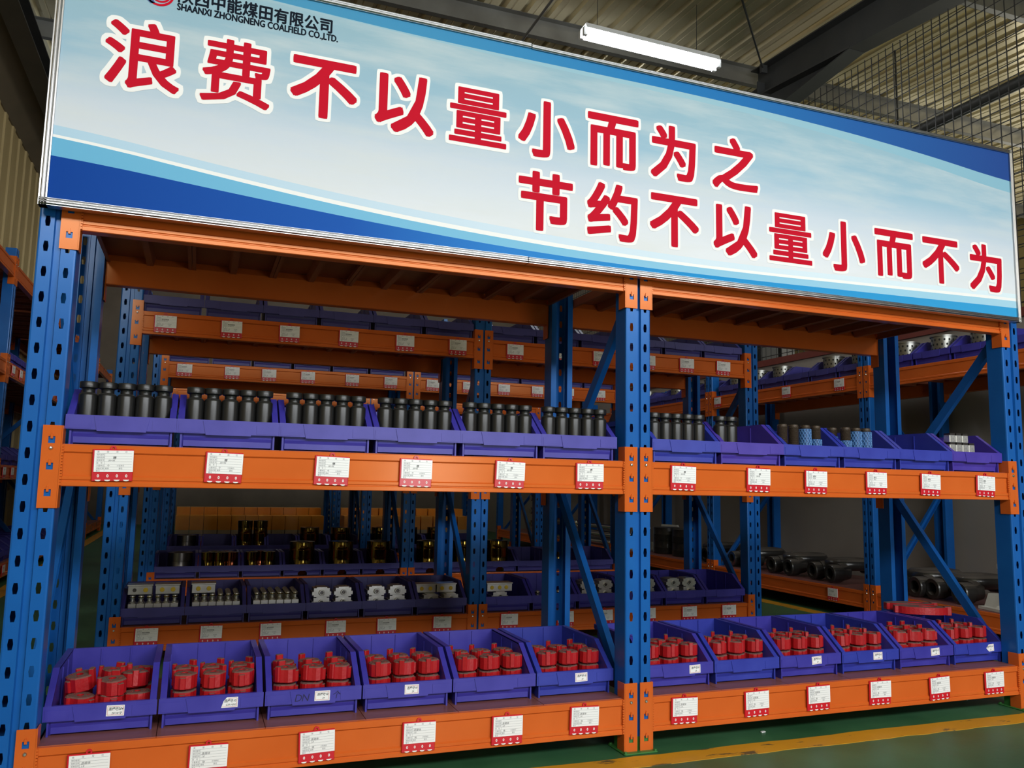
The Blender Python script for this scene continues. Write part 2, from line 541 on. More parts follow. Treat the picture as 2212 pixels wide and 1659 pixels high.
def floor_line(x0, x1, y0, y1, label):
    mb = MB()
    horiz = (x1-x0) > (y1-y0)
    n = 90
    rd = random.Random(int(x0*100)+5)
    a = [rd.uniform(-.006, .006) for _ in range(n+1)]; c = [rd.uniform(-.006, .006) for _ in range(n+1)]
    vs = []
    for i in range(n+1):
        t = i/n
        if horiz: vs += [(x0+(x1-x0)*t, y0+a[i], .0), (x0+(x1-x0)*t, y1+c[i], .0), (x0+(x1-x0)*t, y1+c[i], .0018), (x0+(x1-x0)*t, y0+a[i], .0018)]
        else: vs += [(x1+a[i], y0+(y1-y0)*t, 0), (x0+c[i], y0+(y1-y0)*t, 0), (x0+c[i], y0+(y1-y0)*t, .0018), (x1+a[i], y0+(y1-y0)*t, .0018)]
    fs = []
    for i in range(n):
        for k in range(4): fs.append((i*4+k, i*4+(k+1) % 4, i*4+4+(k+1) % 4, i*4+4+k))
    mb.add(vs, fs)
    o = ob('floor_line', fix(mb.build('floor_line', LINEY)))
    tag(o, label, 'floor marking')
floor_line(-.7, 8.5, -.155, -.045, 'worn yellow painted line on the green floor in front of the front rack')
floor_line(5.26, 5.39, .3, 15.5, 'yellow painted line on the floor beneath the side rack on the right')
floor_line(-1.12, -.98, 3.0, 15.5, 'tan yellow floor line along the foot of the left side rack')

# corrugated roof: ribs run front to back, roof rises gently towards the back
ROOF = mat('corrugated_steel_roof', (.80, .71, .48), .22, .45, var=(.52, .45, .28), vs=1.6, stretch=(1, .12, 1), bump=.5, bs=5)
def zr(y): return 5.85 + .05*y
mb = MB()
per = .25; x = XL-.3
prof = []
while x < XR+.3:
    prof += [(x, 0), (x+.035, 0), (x+.058, .045), (x+.092, .045), (x+.115, 0), (x+.17, 0), (x+.176, .006), (x+.184, .006), (x+.19, 0)]
    x += per
ys = [YF-.5, -4, 0, 3, 5, 8, 12, YB+.3]
n = len(prof)
vs = [(a, y, zr(y)+b) for y in ys for a, b in prof]
fs = [(j*n+i, j*n+i+1, (j+1)*n+i+1, (j+1)*n+i) for j in range(len(ys)-1) for i in range(n-1)]
mb.add(vs, fs)
rf = ob('ceiling', mb.build('ceiling', ROOF)); struct(rf)
so = rf.modifiers.new('thickness', 'SOLIDIFY'); so.thickness = .012; so.offset = 1
# left cladding wall with vertical ribs
CREAM = mat('cream_wall_cladding', (.47, .37, .18), .5, var=(.40, .31, .145), vs=2, stretch=(1, 1, .3))
mb = MB(); prof = []
y = YF
while y < YB:
    prof += [(y, 0), (y+.15, 0), (y+.165, .022), (y+.275, .022), (y+.29, 0)]
    y += .44
prof.append((y, 0))
n = len(prof); ztop = 5.5
vs = [(XL+b, a, z) for z in (0, ztop) for a, b in prof]
vs2 = [(XL-.06, a, z) for z in (0, ztop) for a, b in prof]
mb.add(vs, [(i+1, i, n+i, n+i+1) for i in range(n-1)])
mb.add(vs2, [(i, i+1, n+i+1, n+i) for i in range(n-1)])
struct(ob('wall_left', mb.build('wall_left', CREAM)))
# closing strip between the wall and the roof
SOFFIT = mat('grey_brown_flashing', (.20, .17, .12), .5, .2, var=(.16, .14, .10), vs=2)
mb = MB().prism([(-2.16, 5.50), (-2.03, 5.49), (-1.62, 5.72), (-1.64, 5.76), (-2.18, 5.6)], 'y', YF, YB)
struct(ob('trim_1', mb.build('trim_1', SOFFIT)))
mb = MB()
mb.box(-1.64, -1.43, YF, YB, 5.56, 5.575); mb.box(-1.64, -1.43, YF, YB, 5.80, 5.815); mb.box(-1.545, -1.53, YF, YB, 5.575, 5.80)
struct(ob('trim_2', mb.build('trim_2', DARKSTEEL)))
# back wall
PLASTER = mat('old_plaster', (.20, .165, .13), .75, var=(.14, .115, .09), vs=1.5, bump=.2, bs=20)
struct(ob('wall_back', MB().box(XL-.1, XR+.1, YB, YB+.15, 0, 7.6).build('wall_back', PLASTER)))
# low partition wall behind the right side rack, red cap, wire mesh above
PART = mat('grey_plaster', (.30, .27, .235), .7, var=(.24, .215, .19), vs=1.2, bump=.15, bs=15)
struct(ob('wall_right', MB().box(6.32, 6.47, -3.2, YB, 0, 2.36).build('wall_right', PART)))
REDOX = mat('red_oxide_steel', (.16, .03, .02), .5)
struct(ob('trim_3', MB().box(6.30, 6.49, -3.2, YB, 2.36, 2.43).build('trim_3', REDOX)))
# outer right wall, far behind the mesh
struct(ob('wall_outer_right', MB().box(XR, XR+.15, YF, YB, 0, 7.6).build('wall_outer_right', CREAM)))
# front wall with the two gateways the daylight comes through
mb = MB()
def wall_piece(x0, x1, z0, z1): mb.box(x0, x1, YF-.15, YF, z0, z1)
wall_piece(XL-.1, XR+.1, 4.3, 5.9); wall_piece(XL-.1, XR+.1, 2.65, 3.4); wall_piece(7.3, XR+.1, 3.4, 4.3)
wall_piece(XL-.1, 2.45, 0, 2.65); wall_piece(3.45, XR+.1, 0, 2.65)
struct(ob('wall_front', mb.build('wall_front', CREAM)))

# purlins and rafter
def zpurlin(name, x0, x1, y, label, grp):
    z = zr(y)
    mb = MB()
    mb.box(x0, x1, y-.0015, y+.0015, z-.20, z-.005)
    mb.box(x0, x1, y-.07, y, z-.008, z-.004)
    mb.box(x0, x1, y, y+.07, z-.20, z-.197)
    mb.box(x0, x1, y+.067, y+.07, z-.20, z-.18)
    return tag(ob(name, mb.build(name, PURLIN)), label, 'purlin', grp)
for y, lb in ((5.0, 'galvanised roof purlin crossing behind the top of the banner, by the lit lamp'),
              (7.4, 'galvanised roof purlin hidden high behind the banner, second from the lamp'),
              (9.8, 'galvanised roof purlin far back under the roof'),
              (2.6, 'galvanised roof purlin above the lamp towards the viewer'),
              (.2, 'galvanised roof purlin directly over the front rack')):
    zpurlin('purlin', XL, XR, y, lb, 'roof purlins')
t = empty('roof_rafter', (6.5, 4.75, 0)); tag(t, 'dark steel roof rafter on its column, running towards the viewer right of the lamp', 'rafter')
mb = MB()
def ibeam(mb, ya, yb, za, zb, da, db, hw=.11):
    # web + flanges, sloping
    for x0, x1, o0, o1 in ((-.006, .006, 0, 1), (-hw, hw, 0, .0), (-hw, hw, 1, 1)):
        ta = za - (da*o0 if True else 0); tb = zb - db*o0
        ba = za - da*o1; bb = zb - db*o1
        if o0 == o1:
            ba = ta - .014; bb = tb - .014
        vs = [(x0, ya, ta), (x1, ya, ta), (x1, ya, ba), (x0, ya, ba), (x0, yb, tb), (x1, yb, tb), (x1, yb, bb), (x0, yb, bb)]
        mb.add(vs, [(0, 1, 2, 3), (7, 6, 5, 4), (0, 4, 5, 1), (1, 5, 6, 2), (2, 6, 7, 3), (3, 7, 4, 0)])
ibeam(mb, .12, -11.2, 5.985, 5.27, .34, .78)
ibeam(mb, -.10, -1.45, 5.635, 5.50, .30, .02, .10)
ob('rafter_beam', mb.build('rafter_beam', DARKSTEEL), t)
mb = MB()
mb.box(-.11, .11, -.13, -.118, 2.43, 5.8); mb.box(-.11, .11, .118, .13, 2.43, 5.8); mb.box(-.006, .006, -.118, .118, 2.43, 5.8)
ob('column', mb.build('column', DARKSTEEL), t, (.0, .13, 0))
mb = MB().tube((-.10, -.09, 5.92), (-1.06, -1.0, 6.03), .011, 8)
mb.box(-.13, -.05, -.11, -.07, 5.86, 5.97)
ob('fly_brace', mb.build('fly_brace', DARKSTEEL), t)
# far building column seen through the window between the racks
t = empty('steel_column', (9.65, 8.4, 0)); tag(t, 'dark steel building column beyond the low grey partition wall', 'column')
mb = MB()
mb.box(-.13, .13, -.13, -.118, 0, 6.1); mb.box(-.13, .13, .118, .13, 0, 6.1); mb.box(-.006, .006, -.118, .118, 0, 6.1)
ob('column_shaft', mb.build('column_shaft', DARKSTEEL), t)
# pipe and conduit under the roof
tag(ob('pipe', MB().tube((6.75, -5, 4.45), (6.75, 9, 4.45), .055, 16).build('pipe', DARKSTEEL)), 'thick dark pipe running front to back behind the wire mesh', 'pipe')
tag(ob('conduit', MB().tube((3.37, -3, 5.62), (3.37, 7, 5.62), .014, 8).build('conduit', PURLIN)), 'thin metal conduit under the roof left of the lamp', 'pipe')

# wire mesh above the partition
def mesh_fence(x, y0, y1, z0, z1, label):
    t = empty('wire_mesh_fence', (x, y0, z0)); tag(t, label, 'wire mesh')
    mb = MB(); rd = random.Random(3)
    wv = .0034
    y = 0; 
    while y < y1-y0:
        zt = (z1-z0) + rd.uniform(0, .03)
        k = rd.uniform(-.012, .012)
        mb.box(-wv, wv, y-wv+k*.3, y+wv+k*.3, 0, zt)
        y += .088
    z = .05
    while z < z1-z0:
        mb.box(wv, 3*wv, 0, y1-y0, z-wv, z+wv)
        z += .115
    m = ob('wire_grid', mb.build('wire_grid', WIRE), t); m['kind'] = 'stuff'
    for k in range(int((y1-y0-1)/2.4)+1):
        mb = MB().box(.012, .024, -.006, .006, 0, z1-z0-.05)
        ob('fence_post', mb.build('fence_post', WIRE), t, (0, 1.0+k*2.4, 0))
mesh_fence(6.36, -3.1, 12, 2.43, 5.19, 'tall black wire mesh standing on the low wall right of the banner')
mesh_fence(8.3, -2.6, 3.2, 2.0, 4.6, 'second black wire mesh beyond the pipe, at the right edge')

# fluorescent lamp
t = empty('ceiling_lamp', (4.518, 4.0, 5.45)); t.rotation_euler = (0, .012, 0)
tag(t, 'lit twin-tube fluorescent lamp hanging on wires from the roof', 'lamp')
L = 1.54
mb = MB().prism([(-.085, -.02), (-.06, .04), (.06, .04), (.085, -.02), (.078, -.02), (.055, .03), (-.055, .03), (-.078, -.02)], 'x', -L/2, L/2)
ob('reflector', mb.build('reflector', LAMPBODY), t)
for y in (-.042, .042):
    tb = ob('tube', MB().tube((-L/2+.03, y, -.045), (L/2-.03, y, -.045), .034, 16).build('tube', LAMP), t)
    for s in (-1, 1):
        mb = MB().box(s*(L/2)-.02, s*(L/2)+.02, y-.018, y+.018, -.085, .0)
        ob('tube_socket', mb.build('tube_socket', LAMPBODY), tb)
for xx in (-.62, .53):
    mb = MB().tube((xx, 0, .04), (xx, 0, .58), .003, 6)
    ob('hanging_wire', mb.build('hanging_wire', WIRE), t)

for n_, (x, y) in enumerate(((1.9, 9.9),)):  # extra lamp added out of sight to light the fifth rack's cartons
    copy_tree(t, (x, y, zr(y)-.60), None, 'added unseen fluorescent lamp lighting the orange cartons, ' + ['at the back'][n_], 'roof lamps')
t['group'] = 'roof lamps'
# ------------------------------------------------------------------ racks
P1, P2 = 2.1, 2.08
ZL, ZM, ZT = .199, 1.106, 1.923
HH = 2.02
rack('blue and orange two-bay steel rack at the front, carrying the banner', (0, 0, 0), 0, 2, P1, (ZL, ZM, ZT), HH)
rack('blue and orange two-bay rack standing directly behind the front rack', (.062, 2.08, 0), 0, 2, P2, (.203, 1.106, 1.935), 2.2)
rack('blue and orange rack third from the front with bronze cylinders low', (.135, 4.2, 0), 0, 2, 2.075, (.215, 1.106, 1.935), 2.2)
rack('rack fourth from the front with dark bins of tall cylinders', (.16, 6.3, 0), 0, 2, 2.08, (.215, 1.106, 1.935), 2.2)
rack('rack fifth from the front with orange cartons on its low shelf', (.16, 8.4, 0), 0, 2, 2.08, (.215,), 2.2)
rack('side rack along the right wall holding black yokes', (5.4, 10.77, 0), -math.pi/2, 5, 2.138, (.225, 1.94), 2.25)
rack('tall side rack at the left edge along the cream wall', (-1.15, 3.15, 0), math.pi/2, 5, 2.22, (.20, 1.09, 2.0, 2.87), 3.0)
# high cross beam at the right edge belongs to a further tall rack
t = empty('tall_rack', (5.4, 1.2, 0)); 
tag(t, 'tall rack frame with a high red-orange beam at the right edge', 'rack')
ob('upright', post_mesh(3.0), t, (0, -3.4, 0), (0, 0, -math.pi/2)); ob('upright', post_mesh(3.0), t, (0, -1.30, 0), (0, 0, -math.pi/2))
ob('upright', post_mesh(3.0), t, (.84, -3.4, 0), (0, 0, math.pi/2)); ob('upright', post_mesh(3.0), t, (.84, -1.30, 0), (0, 0, math.pi/2))
for z in (1.94, 2.70):
    b = ob('beam', beam_mesh(1.98), t, (0, -1.36, z), (0, 0, -math.pi/2))
    b = ob('beam', beam_mesh(1.98), t, (.84, -3.34, z), (0, 0, math.pi/2))

# ------------------------------------------------------------------ banner
BX0, BX1, BZ0, BZ1, BY = -.038, 4.185, 1.857, 2.715, -.062
t = empty('banner', (0, 0, 0)); tag(t, 'long blue and white banner with red Chinese slogan along the top of the front rack', 'banner')
def interp(pts, x):
    if x <= pts[0][0]: return pts[0][1]
    for (a, b), (c, d) in zip(pts, pts[1:]):
        if x <= c:
            tt = (x-a)/(c-a)
            return b + (d-b)*tt
    return pts[-1][1]
def smooth_interp(pts, x):
    # average over a window for a soft curve
    return sum(interp(pts, x + .12*k) for k in (-2, -1, 0, 1, 2))/5
def sky_mat():
    m = bpy.data.materials.new('print_sky'); m.use_nodes = True
    nt = m.node_tree; b = nt.nodes['Principled BSDF']
    b.inputs['Roughness'].default_value = .55
    b.inputs['Specular IOR Level'].default_value = .05
    tc = nt.nodes.new('ShaderNodeTexCoord')
    sp = nt.nodes.new('ShaderNodeSeparateXYZ'); nt.links.new(tc.outputs['Object'], sp.inputs[0])
    # height gradient
    mr = nt.nodes.new('ShaderNodeMapRange'); mr.inputs[1].default_value = 1.98; mr.inputs[2].default_value = 2.62
    nt.links.new(sp.outputs[2], mr.inputs[0])
    rp = nt.nodes.new('ShaderNodeValToRGB')
    e = rp.color_ramp.elements
    e[0].position = 0; e[0].color = (.70, .73, .77, 1)
    e[1].position = 1; e[1].color = (.27, .42, .50, 1)
    k = e.new(.35); k.color = (.54, .61, .69, 1)
    k = e.new(.62); k.color = (.30, .46, .57, 1)
    nt.links.new(mr.outputs[0], rp.inputs[0])
    mp = nt.nodes.new('ShaderNodeMapping'); mp.inputs['Scale'].default_value = (.9, 1, 5.5); mp.inputs['Rotation'].default_value = (0, -.05, 0)
    nt.links.new(tc.outputs['Object'], mp.inputs[0])
    n = nt.nodes.new('ShaderNodeTexNoise'); n.inputs['Scale'].default_value = 1.7; n.inputs['Detail'].default_value = 7; n.inputs['Roughness'].default_value = .58
    nt.links.new(mp.outputs[0], n.inputs['Vector'])
    r2 = nt.nodes.new('ShaderNodeValToRGB')
    r2.color_ramp.elements[0].position = .44; r2.color_ramp.elements[1].position = .68
    nt.links.new(n.outputs[0], r2.inputs[0])
    # white patch growing to the right
    mx = nt.nodes.new('ShaderNodeMix'); mx.data_type = 'RGBA'
    sc = nt.nodes.new('ShaderNodeMath'); sc.operation = 'MULTIPLY'; sc.inputs[1].default_value = .42
    nt.links.new(r2.outputs[0], sc.inputs[0]); nt.links.new(sc.outputs[0], mx.inputs[0])
    nt.links.new(rp.outputs[0], mx.inputs[6]); mx.inputs[7].default_value = (.64, .66, .64, 1)
    nt.links.new(mx.outputs[2], b.inputs['Base Color'])
    return m
def hgrad(name, pts):
    m = bpy.data.materials.new(name); m.use_nodes = True
    nt = m.node_tree; b = nt.nodes['Principled BSDF']; b.inputs['Roughness'].default_value = .5; b.inputs['Specular IOR Level'].default_value = .05
    tc = nt.nodes.new('ShaderNodeTexCoord')
    sp = nt.nodes.new('ShaderNodeSeparateXYZ'); nt.links.new(tc.outputs['Object'], sp.inputs[0])
    mr = nt.nodes.new('ShaderNodeMapRange'); mr.inputs[1].default_value = 0; mr.inputs[2].default_value = 4.2
    nt.links.new(sp.outputs[0], mr.inputs[0])
    rp = nt.nodes.new('ShaderNodeValToRGB'); e = rp.color_ramp.elements
    e[0].position = pts[0][0]/4.2; e[0].color = (*pts[0][1], 1)
    e[1].position = pts[-1][0]/4.2; e[1].color = (*pts[-1][1], 1)
    for x, c in pts[1:-1]:
        k = e.new(x/4.2); k.color = (*c, 1)
    nt.links.new(mr.outputs[0], rp.inputs[0]); nt.links.new(rp.outputs[0], b.inputs['Base Color'])
    return m
SKY = sky_mat()
B0 = hgrad('print_deep_blue', [(0, (.004, .052, .30)), (.9, (.012, .09, .40)), (1.5, (.03, .20, .56)), (2.3, (.02, .25, .56)), (4.2, (.04, .32, .62))])
B1 = hgrad('print_cyan', [(0, (.14, .42, .64)), (1.5, (.20, .48, .68)), (4.2, (.36, .60, .74))])
B3 = hgrad('print_pale_blue', [(0, (.42, .60, .74)), (1.5, (.58, .70, .80)), (4.2, (.66, .78, .84))])
T0 = hgrad('print_top_blue', [(0, (.08, .29, .44)), (1.2, (.05, .24, .44)), (2.2, (.02, .17, .42)), (3.2, (.02, .10, .32)), (4.2, (.02, .06, .24))])
T1 = hgrad('print_top_pale', [(0, (.26, .44, .54)), (2.2, (.28, .46, .54)), (4.2, (.22, .42, .53))])
low = [(-.04, BZ0), (4.2, BZ0)]
c0 = [(-.04, 2.014), (.226, 1.987), (.882, 1.931), (1.51, 1.893), (2.0, 1.883), (2.6, 1.886), (4.2, 1.914)]
c1 = [(-.04, 2.078), (.278, 2.034), (.881, 1.966), (1.43, 1.929), (2.0, 1.912), (2.6, 1.914), (4.2, 1.949)]
c2 = [(-.04, 2.086), (.278, 2.046), (.881, 1.981), (1.5, 1.942), (2.1, 1.925), (2.6, 1.926), (4.2, 1.963)]
c3 = [(-.04, 2.118), (.278, 2.073), (.881, 2.009), (1.5, 1.971), (2.1, 1.951), (2.6, 1.950), (4.2, 1.985)]
c5 = [(-.04, 2.712), (.3, 2.69), (.85, 2.664), (1.305, 2.650), (1.77, 2.645), (2.27, 2.640), (2.885, 2.620), (3.47, 2.580), (3.9, 2.53), (4.2, 2.49)]
c6 = [(-.04, 2.7125), (.3, 2.691), (.85, 2.667), (1.305, 2.659), (1.77, 2.661), (2.27, 2.663), (2.885, 2.652), (3.47, 2.622), (3.9, 2.585), (4.2, 2.552)]
top = [(-.04, BZ1), (4.2, BZ1)]
mb = MB()
curves = [low, c0, c1, c2, c3, c5, c6, top]
N = 120
for bi, (a, b) in enumerate(zip(curves, curves[1:])):
    fa = interp if a in (low, top) else smooth_interp
    fb = interp if b in (low, top) else smooth_interp
    vs = []
    for i in range(N+1):
        x = BX0 + (BX1-BX0)*i/N
        vs += [(x, BY, min(fa(a, x), BZ1)), (x, BY, min(max(fb(b, x), fa(a, x)), BZ1))]
    mb.add(vs, [(2*i, 2*i+2, 2*i+3, 2*i+1) for i in range(N)], bi)
# sheet depth: sides and back
mb.box(BX0, BX1, BY+.0006, BY+.004, BZ0, BZ1, 2)
ob('printed_sheet', mb.build('printed_sheet', [B0, B1, PRINTWHITE, B3, SKY, T1, T0]), t)
# aluminium frame with ridges
def frame_bar(mb, x0, x1, z0, z1, horiz):
    mb.box(x0, x1, BY-.008, BY+.03, z0, z1)
    if horiz:
        for k in (.2, .55, .85):
            z = z0 + (z1-z0)*k
            mb.prism([(BY-.008, z-.003), (BY-.0125, z), (BY-.008, z+.003)], 'x', x0, x1)
    else:
        for k in (.3, .7):
            xx = x0 + (x1-x0)*k
            mb.prism([(xx-.003, BY-.008), (xx, BY-.0115), (xx+.003, BY-.008)], 'z', z0, z1)
for x0, x1, z0, z1, hz in ((BX0-.012, 1.585, BZ0-.014, BZ0+.010, 1), (1.588, BX1+.012, BZ0-.014, BZ0+.009, 1), (BX0-.012, 1.585, BZ1-.008, BZ1+.012, 1), (1.588, BX1+.012, BZ1-.010, BZ1+.008, 1),
                           (BX0-.014, BX0+.010, BZ0-.014, BZ1+.012, 0), (BX1-.008, BX1+.012, BZ0-.014, BZ1+.009, 0)):
    mb = MB(); frame_bar(mb, x0, x1, z0, z1, hz)
    ob('frame_bar', mb.build('frame_bar', ALU), t)
mb = MB()
for x in (.02, 2.1, 4.15): mb.box(x-.02, x+.02, BY+.03, -.006, BZ0+.0, BZ1-.05)
ob('mounting_bracket', mb.build('mounting_bracket', ALU), t)
row1 = [('浪', .212), ('费', .504), ('不', .800), ('以', 1.092), ('量', 1.376), ('小', 1.658), ('而', 1.950), ('为', 2.230), ('之', 2.536)]
row2 = [('节', 1.658), ('约', 1.948), ('不', 2.234), ('以', 2.532), ('量', 2.819), ('小', 3.112), ('而', 3.407), ('不', 3.692), ('为', 3.982)]
def stroke_geo(ch, size, fat):
    return text_geo(ch, size, fat)
def grow_outline(mb, ch, size, x, z, y, rad, mi):
    """printed halo: the glyph repeated on a small circle, one layer"""
    n = 56
    for k in range(n):
        a = 2*math.pi*k/n
        q = .93/max(abs(math.cos(a)), abs(math.sin(a)))**.6
        put_text(mb, ch, size, x+rad*q*math.cos(a), z+rad*q*math.sin(a), y - .00001*k, mi, center=True)
for row, zc, zt in ((row1, 2.386, 0), (row2, 2.094, 0)):
    for ch, xc in row:
        mb = MB()
        dense = ch in '量费浪'
        rw = .0038 if dense else .0060
        put_text(mb, ch, .243, xc, zc, BY-.0012, 0, center=True)
        for k in range(8):
            kx, kz = ((1, 1), (-1, 1), (1, -1), (-1, -1), (1.15, 0), (-1.15, 0), (0, 1.15), (0, -1.15))[k]
            put_text(mb, ch, .243, xc+rw*.9*kx, zc+rw*.9*kz, BY-.00122-.00002*k, 0, center=True)
        c = ob('character', mb.build('character', PRINTRED), t)
        mb = MB(); grow_outline(mb, ch, .243, xc, zc, BY-.0004, .0190, 0)
        ob('white_outline', mb.build('white_outline', PRINTWHITE), c)
mb = MB()
for k, (dx, dz) in enumerate(((0, 0), (.0016, 0), (-.0016, 0), (0, .0016), (0, -.0016))):
    put_text(mb, '陕西中能煤田有限公司', .0575, .302+dx, 2.603+dz, BY-.0008-.00003*k, 0, align='LEFT', squeeze=.905)
ob('company_name', mb.build('company_name', PRINTINK), t)
mb = MB()
for k, (dx, dz) in enumerate(((0, 0), (.0012, 0), (-.0012, 0), (0, .0009), (0, -.0009))):
    put_text(mb, 'SHAANXI ZHONGNENG COALFIELD CO.,LTD.', .0345, .303+dx, 2.571+dz, BY-.0008-.00003*k, 0, align='LEFT', squeeze=.748)
ob('company_name_latin', mb.build('company_name_latin', PRINTINK), t)
# round emblem: red arcs sweeping round a dark wedge
mb = MB()
cx, cz = .246, 2.618
for r0, r1, a0, a1, dx in ((.040, .048, 200, 395, 0), (.028, .035, 205, 380, .004), (.016, .022, 210, 370, .008)):
    n = 24; vs = []
    for i in range(n+1):
        a = math.radians(a0+(a1-a0)*i/n); w = math.sin(math.pi*i/n)**.5
        rm = (r0+r1)/2; hw = (r1-r0)/2*max(w, .12)
        for rr in (rm-hw, rm+hw): vs.append((cx+dx+rr*math.cos(a), BY-.0008, cz+rr*math.sin(a)))
    mb.add(vs, [(2*i, 2*i+1, 2*i+3, 2*i+2) for i in range(n)], 0)
mb.add([(.190, BY-.0008, 2.600), (.222, BY-.0008, 2.574), (.236, BY-.0008, 2.578), (.206, BY-.0008, 2.625), (.192, BY-.0008, 2.630)], [(0, 1, 2, 3, 4)], 1)
ob('emblem', mb.build('emblem', [PRINTRED, mat('print_navy', (.02, .06, .22), .45)]), t)

# ------------------------------------------------------------------ material tags
def make_tag():
    mb = MB()
    mb.cbox(-.059, .059, -.003, .003, -.050, .050, .002)
    mb.v = [(x, y, z) for x, y, z in mb.v]
    mb.lathe([(.004, -.0015), (.009, -.0015), (.009, .0015), (.004, .0015)], 12, 0, (0, 0, .053), 'y')
    o = ob('material_tag', mb.build('material_tag', TAGRED))
    tag(o, 'white stock card in a red holder', 'tag', 'stock cards in red holders')
    c = ob('card', MB().box(-.053, .0592, -.0046, -.003, -.021, .0465).build('card', PAPER), o)
    mb = MB(); y = -.0049
    rows = [.037, .0285, .020, .0115, .003, -.0055, -.014]
    for z in rows: mb.add([(-.048, y, z-.00025), (.055, y, z-.00025), (.055, y, z+.00025), (-.048, y, z+.00025)], [(0, 1, 2, 3)])
    mb.add([(-.0235, y, -.018), (-.0230, y, -.018), (-.0230, y, .037), (-.0235, y, .037)], [(0, 1, 2, 3)])
    for ch, x in (('类', -.042), ('架', -.015), ('层', .012), ('位', .038)): put_text(mb, ch, .0068, x, .0395, y)
    for tx, z in (('物料编号', .0305), ('物料名称', .022), ('规格型号', .0135), ('图    号', .005), ('计量单位', -.0035), ('储备定额', -.012), ('备注', -.0195)):
        put_text(mb, tx, .0062, -.0465, z, y, align='LEFT', squeeze=.9)
    put_text(mb, '计划单价', .006, .012, -.0035, y, align='LEFT', squeeze=.9)
    put_text(mb, '最高', .006, -.021, -.012, y, align='LEFT', squeeze=.9)
    put_text(mb, '最低', .006, .018, -.012, y, align='LEFT', squeeze=.9)
    ob('printed_form', mb.build('printed_form', INK), c)
    w = ob('handwriting', None if False else MB().box(0, .001, 0, .001, 0, .001).build('handwriting', PEN), c)
    for k in range(4):
        x = -.040 + k*.027
        mb = MB()
        put_text(mb, '0', .0125, x, -.0375, -.0035, offset=.0004)
        n = 10; vs = [(x, -.0034, -.0432)]
        vs = []
        for i in range(n+1):
            a = math.pi + math.pi*i/n
            vs.append((x+.0085*math.cos(a), -.0034, -.0455+.0045*math.sin(a)))
        mb.add(vs, [tuple(range(n+1))])
        ob('number_wheel', mb.build('number_wheel', WHITE), o)
    return o
def hand_mesh(kind):
    mb = MB(); y = -.0050
    if kind == 'pin':
        put_text(mb, '销', .0095, .005, .020, y, 0, offset=.0002, shear=.1); put_text(mb, '30×95', .0075, -.004, .0125, y, 0, align='CENTER', shear=.3)
        put_text(mb, '个', .008, -.012, -.0045, y)
    elif kind == 'block':
        put_text(mb, '连接块', .0085, -.020, .0205, y, align='LEFT', shear=.2); put_text(mb, '1.0', .0075, -.020, .0125, y, align='LEFT', shear=.3)
        put_text(mb, '块', .008, -.012, -.0045, y)
    elif kind == 'bolt':
        put_text(mb, '螺栓', .0085, -.018, .0205, y, align='LEFT', shear=.2); put_text(mb, 'M24', .0075, -.018, .0125, y, align='LEFT', shear=.3)
        put_text(mb, '个', .008, -.012, -.0045, y)
    else:
        put_text(mb, '液压控制阀', .0075, -.020, .0215, y, align='LEFT', offset=.0001); put_text(mb, 'FDY400/31.5', .006, -.020, .0135, y, align='LEFT')
        put_text(mb, '台', .0065, -.012, -.0045, y)
    return mb.build('handwriting', PEN)
HAND = {k: hand_mesh(k) for k in ('pin', 'block', 'bolt', 'valve')}
TAGP = Proto(make_tag())
def place_tag(loc, rot, kind, label):
    o = TAGP.place(loc, rot, label)
    for c in o.children:
        if c.name.startswith('card'):
            for h in c.children:
                if h.name.startswith('handwriting'): h.data = HAND[kind]
    return o
ORD = ['first', 'second', 'third', 'fourth', 'fifth', 'sixth']
def bayord(i): return ('left' if i < 6 else 'right') + ' bay, ' + ORD[i % 6] + ' from left'
mid_tags = [(.209, 1.044), (.541, 1.045), (.894, 1.043), (1.192, 1.042), (1.552, 1.044), (1.883, 1.045), (2.304, 1.046), (2.672, 1.045), (2.973, 1.042), (3.31, 1.044), (3.631, 1.042), (3.979, 1.041)]
low_tags = [(.205, .124), (.546, .120), (.885, .134), (1.233, .134), (1.56, .129), (1.868, .138), (2.303, .14), (2.645, .141), (2.958, .141), (3.291, .140), (3.635, .135), (3.972, .137)]
for i, (x, z) in enumerate(mid_tags):
    place_tag((x, -.0035, z), (0, random.uniform(-.03, .03)+.01, 0), 'pin' if i < 8 else 'bolt', 'stock card in red holder on the middle beam, ' + bayord(i))
for i, (x, z) in enumerate(low_tags):
    place_tag((x, -.0035, z), (0, random.uniform(-.03, .03), 0), 'block', 'red-framed stock card on the lowest beam, ' + bayord(i))
for i, x in enumerate([.242, .596, .922, 1.272, 1.622, 1.965, 2.357, 2.70, 2.982, 3.349, 3.664, 3.971]):
    place_tag((x, 2.0765, 1.868), (0, random.uniform(-.02, .02), 0), 'valve', 'small stock card on the upper beam of the second rack, ' + bayord(i))
for i, x in enumerate([.255, .584, .902, 1.269, 1.569, 1.912, 2.35, 2.739, 3.023, 3.347, 3.672, 3.993]):
    place_tag((x, 2.0765, .150), (0, random.uniform(-.02, .02), 0), 'valve', 'small stock card on the lowest beam of the second rack, ' + bayord(i))
for i, x in enumerate([.314, .679, .972, 1.289, 1.665, 2.001, 2.383, 2.722, 3.063, 3.397, 3.716, 4.05]):
    place_tag((x, 4.1965, 1.872), (0, random.uniform(-.02, .02), 0), 'valve', 'distant stock card on the upper beam of the third rack, ' + bayord(i))
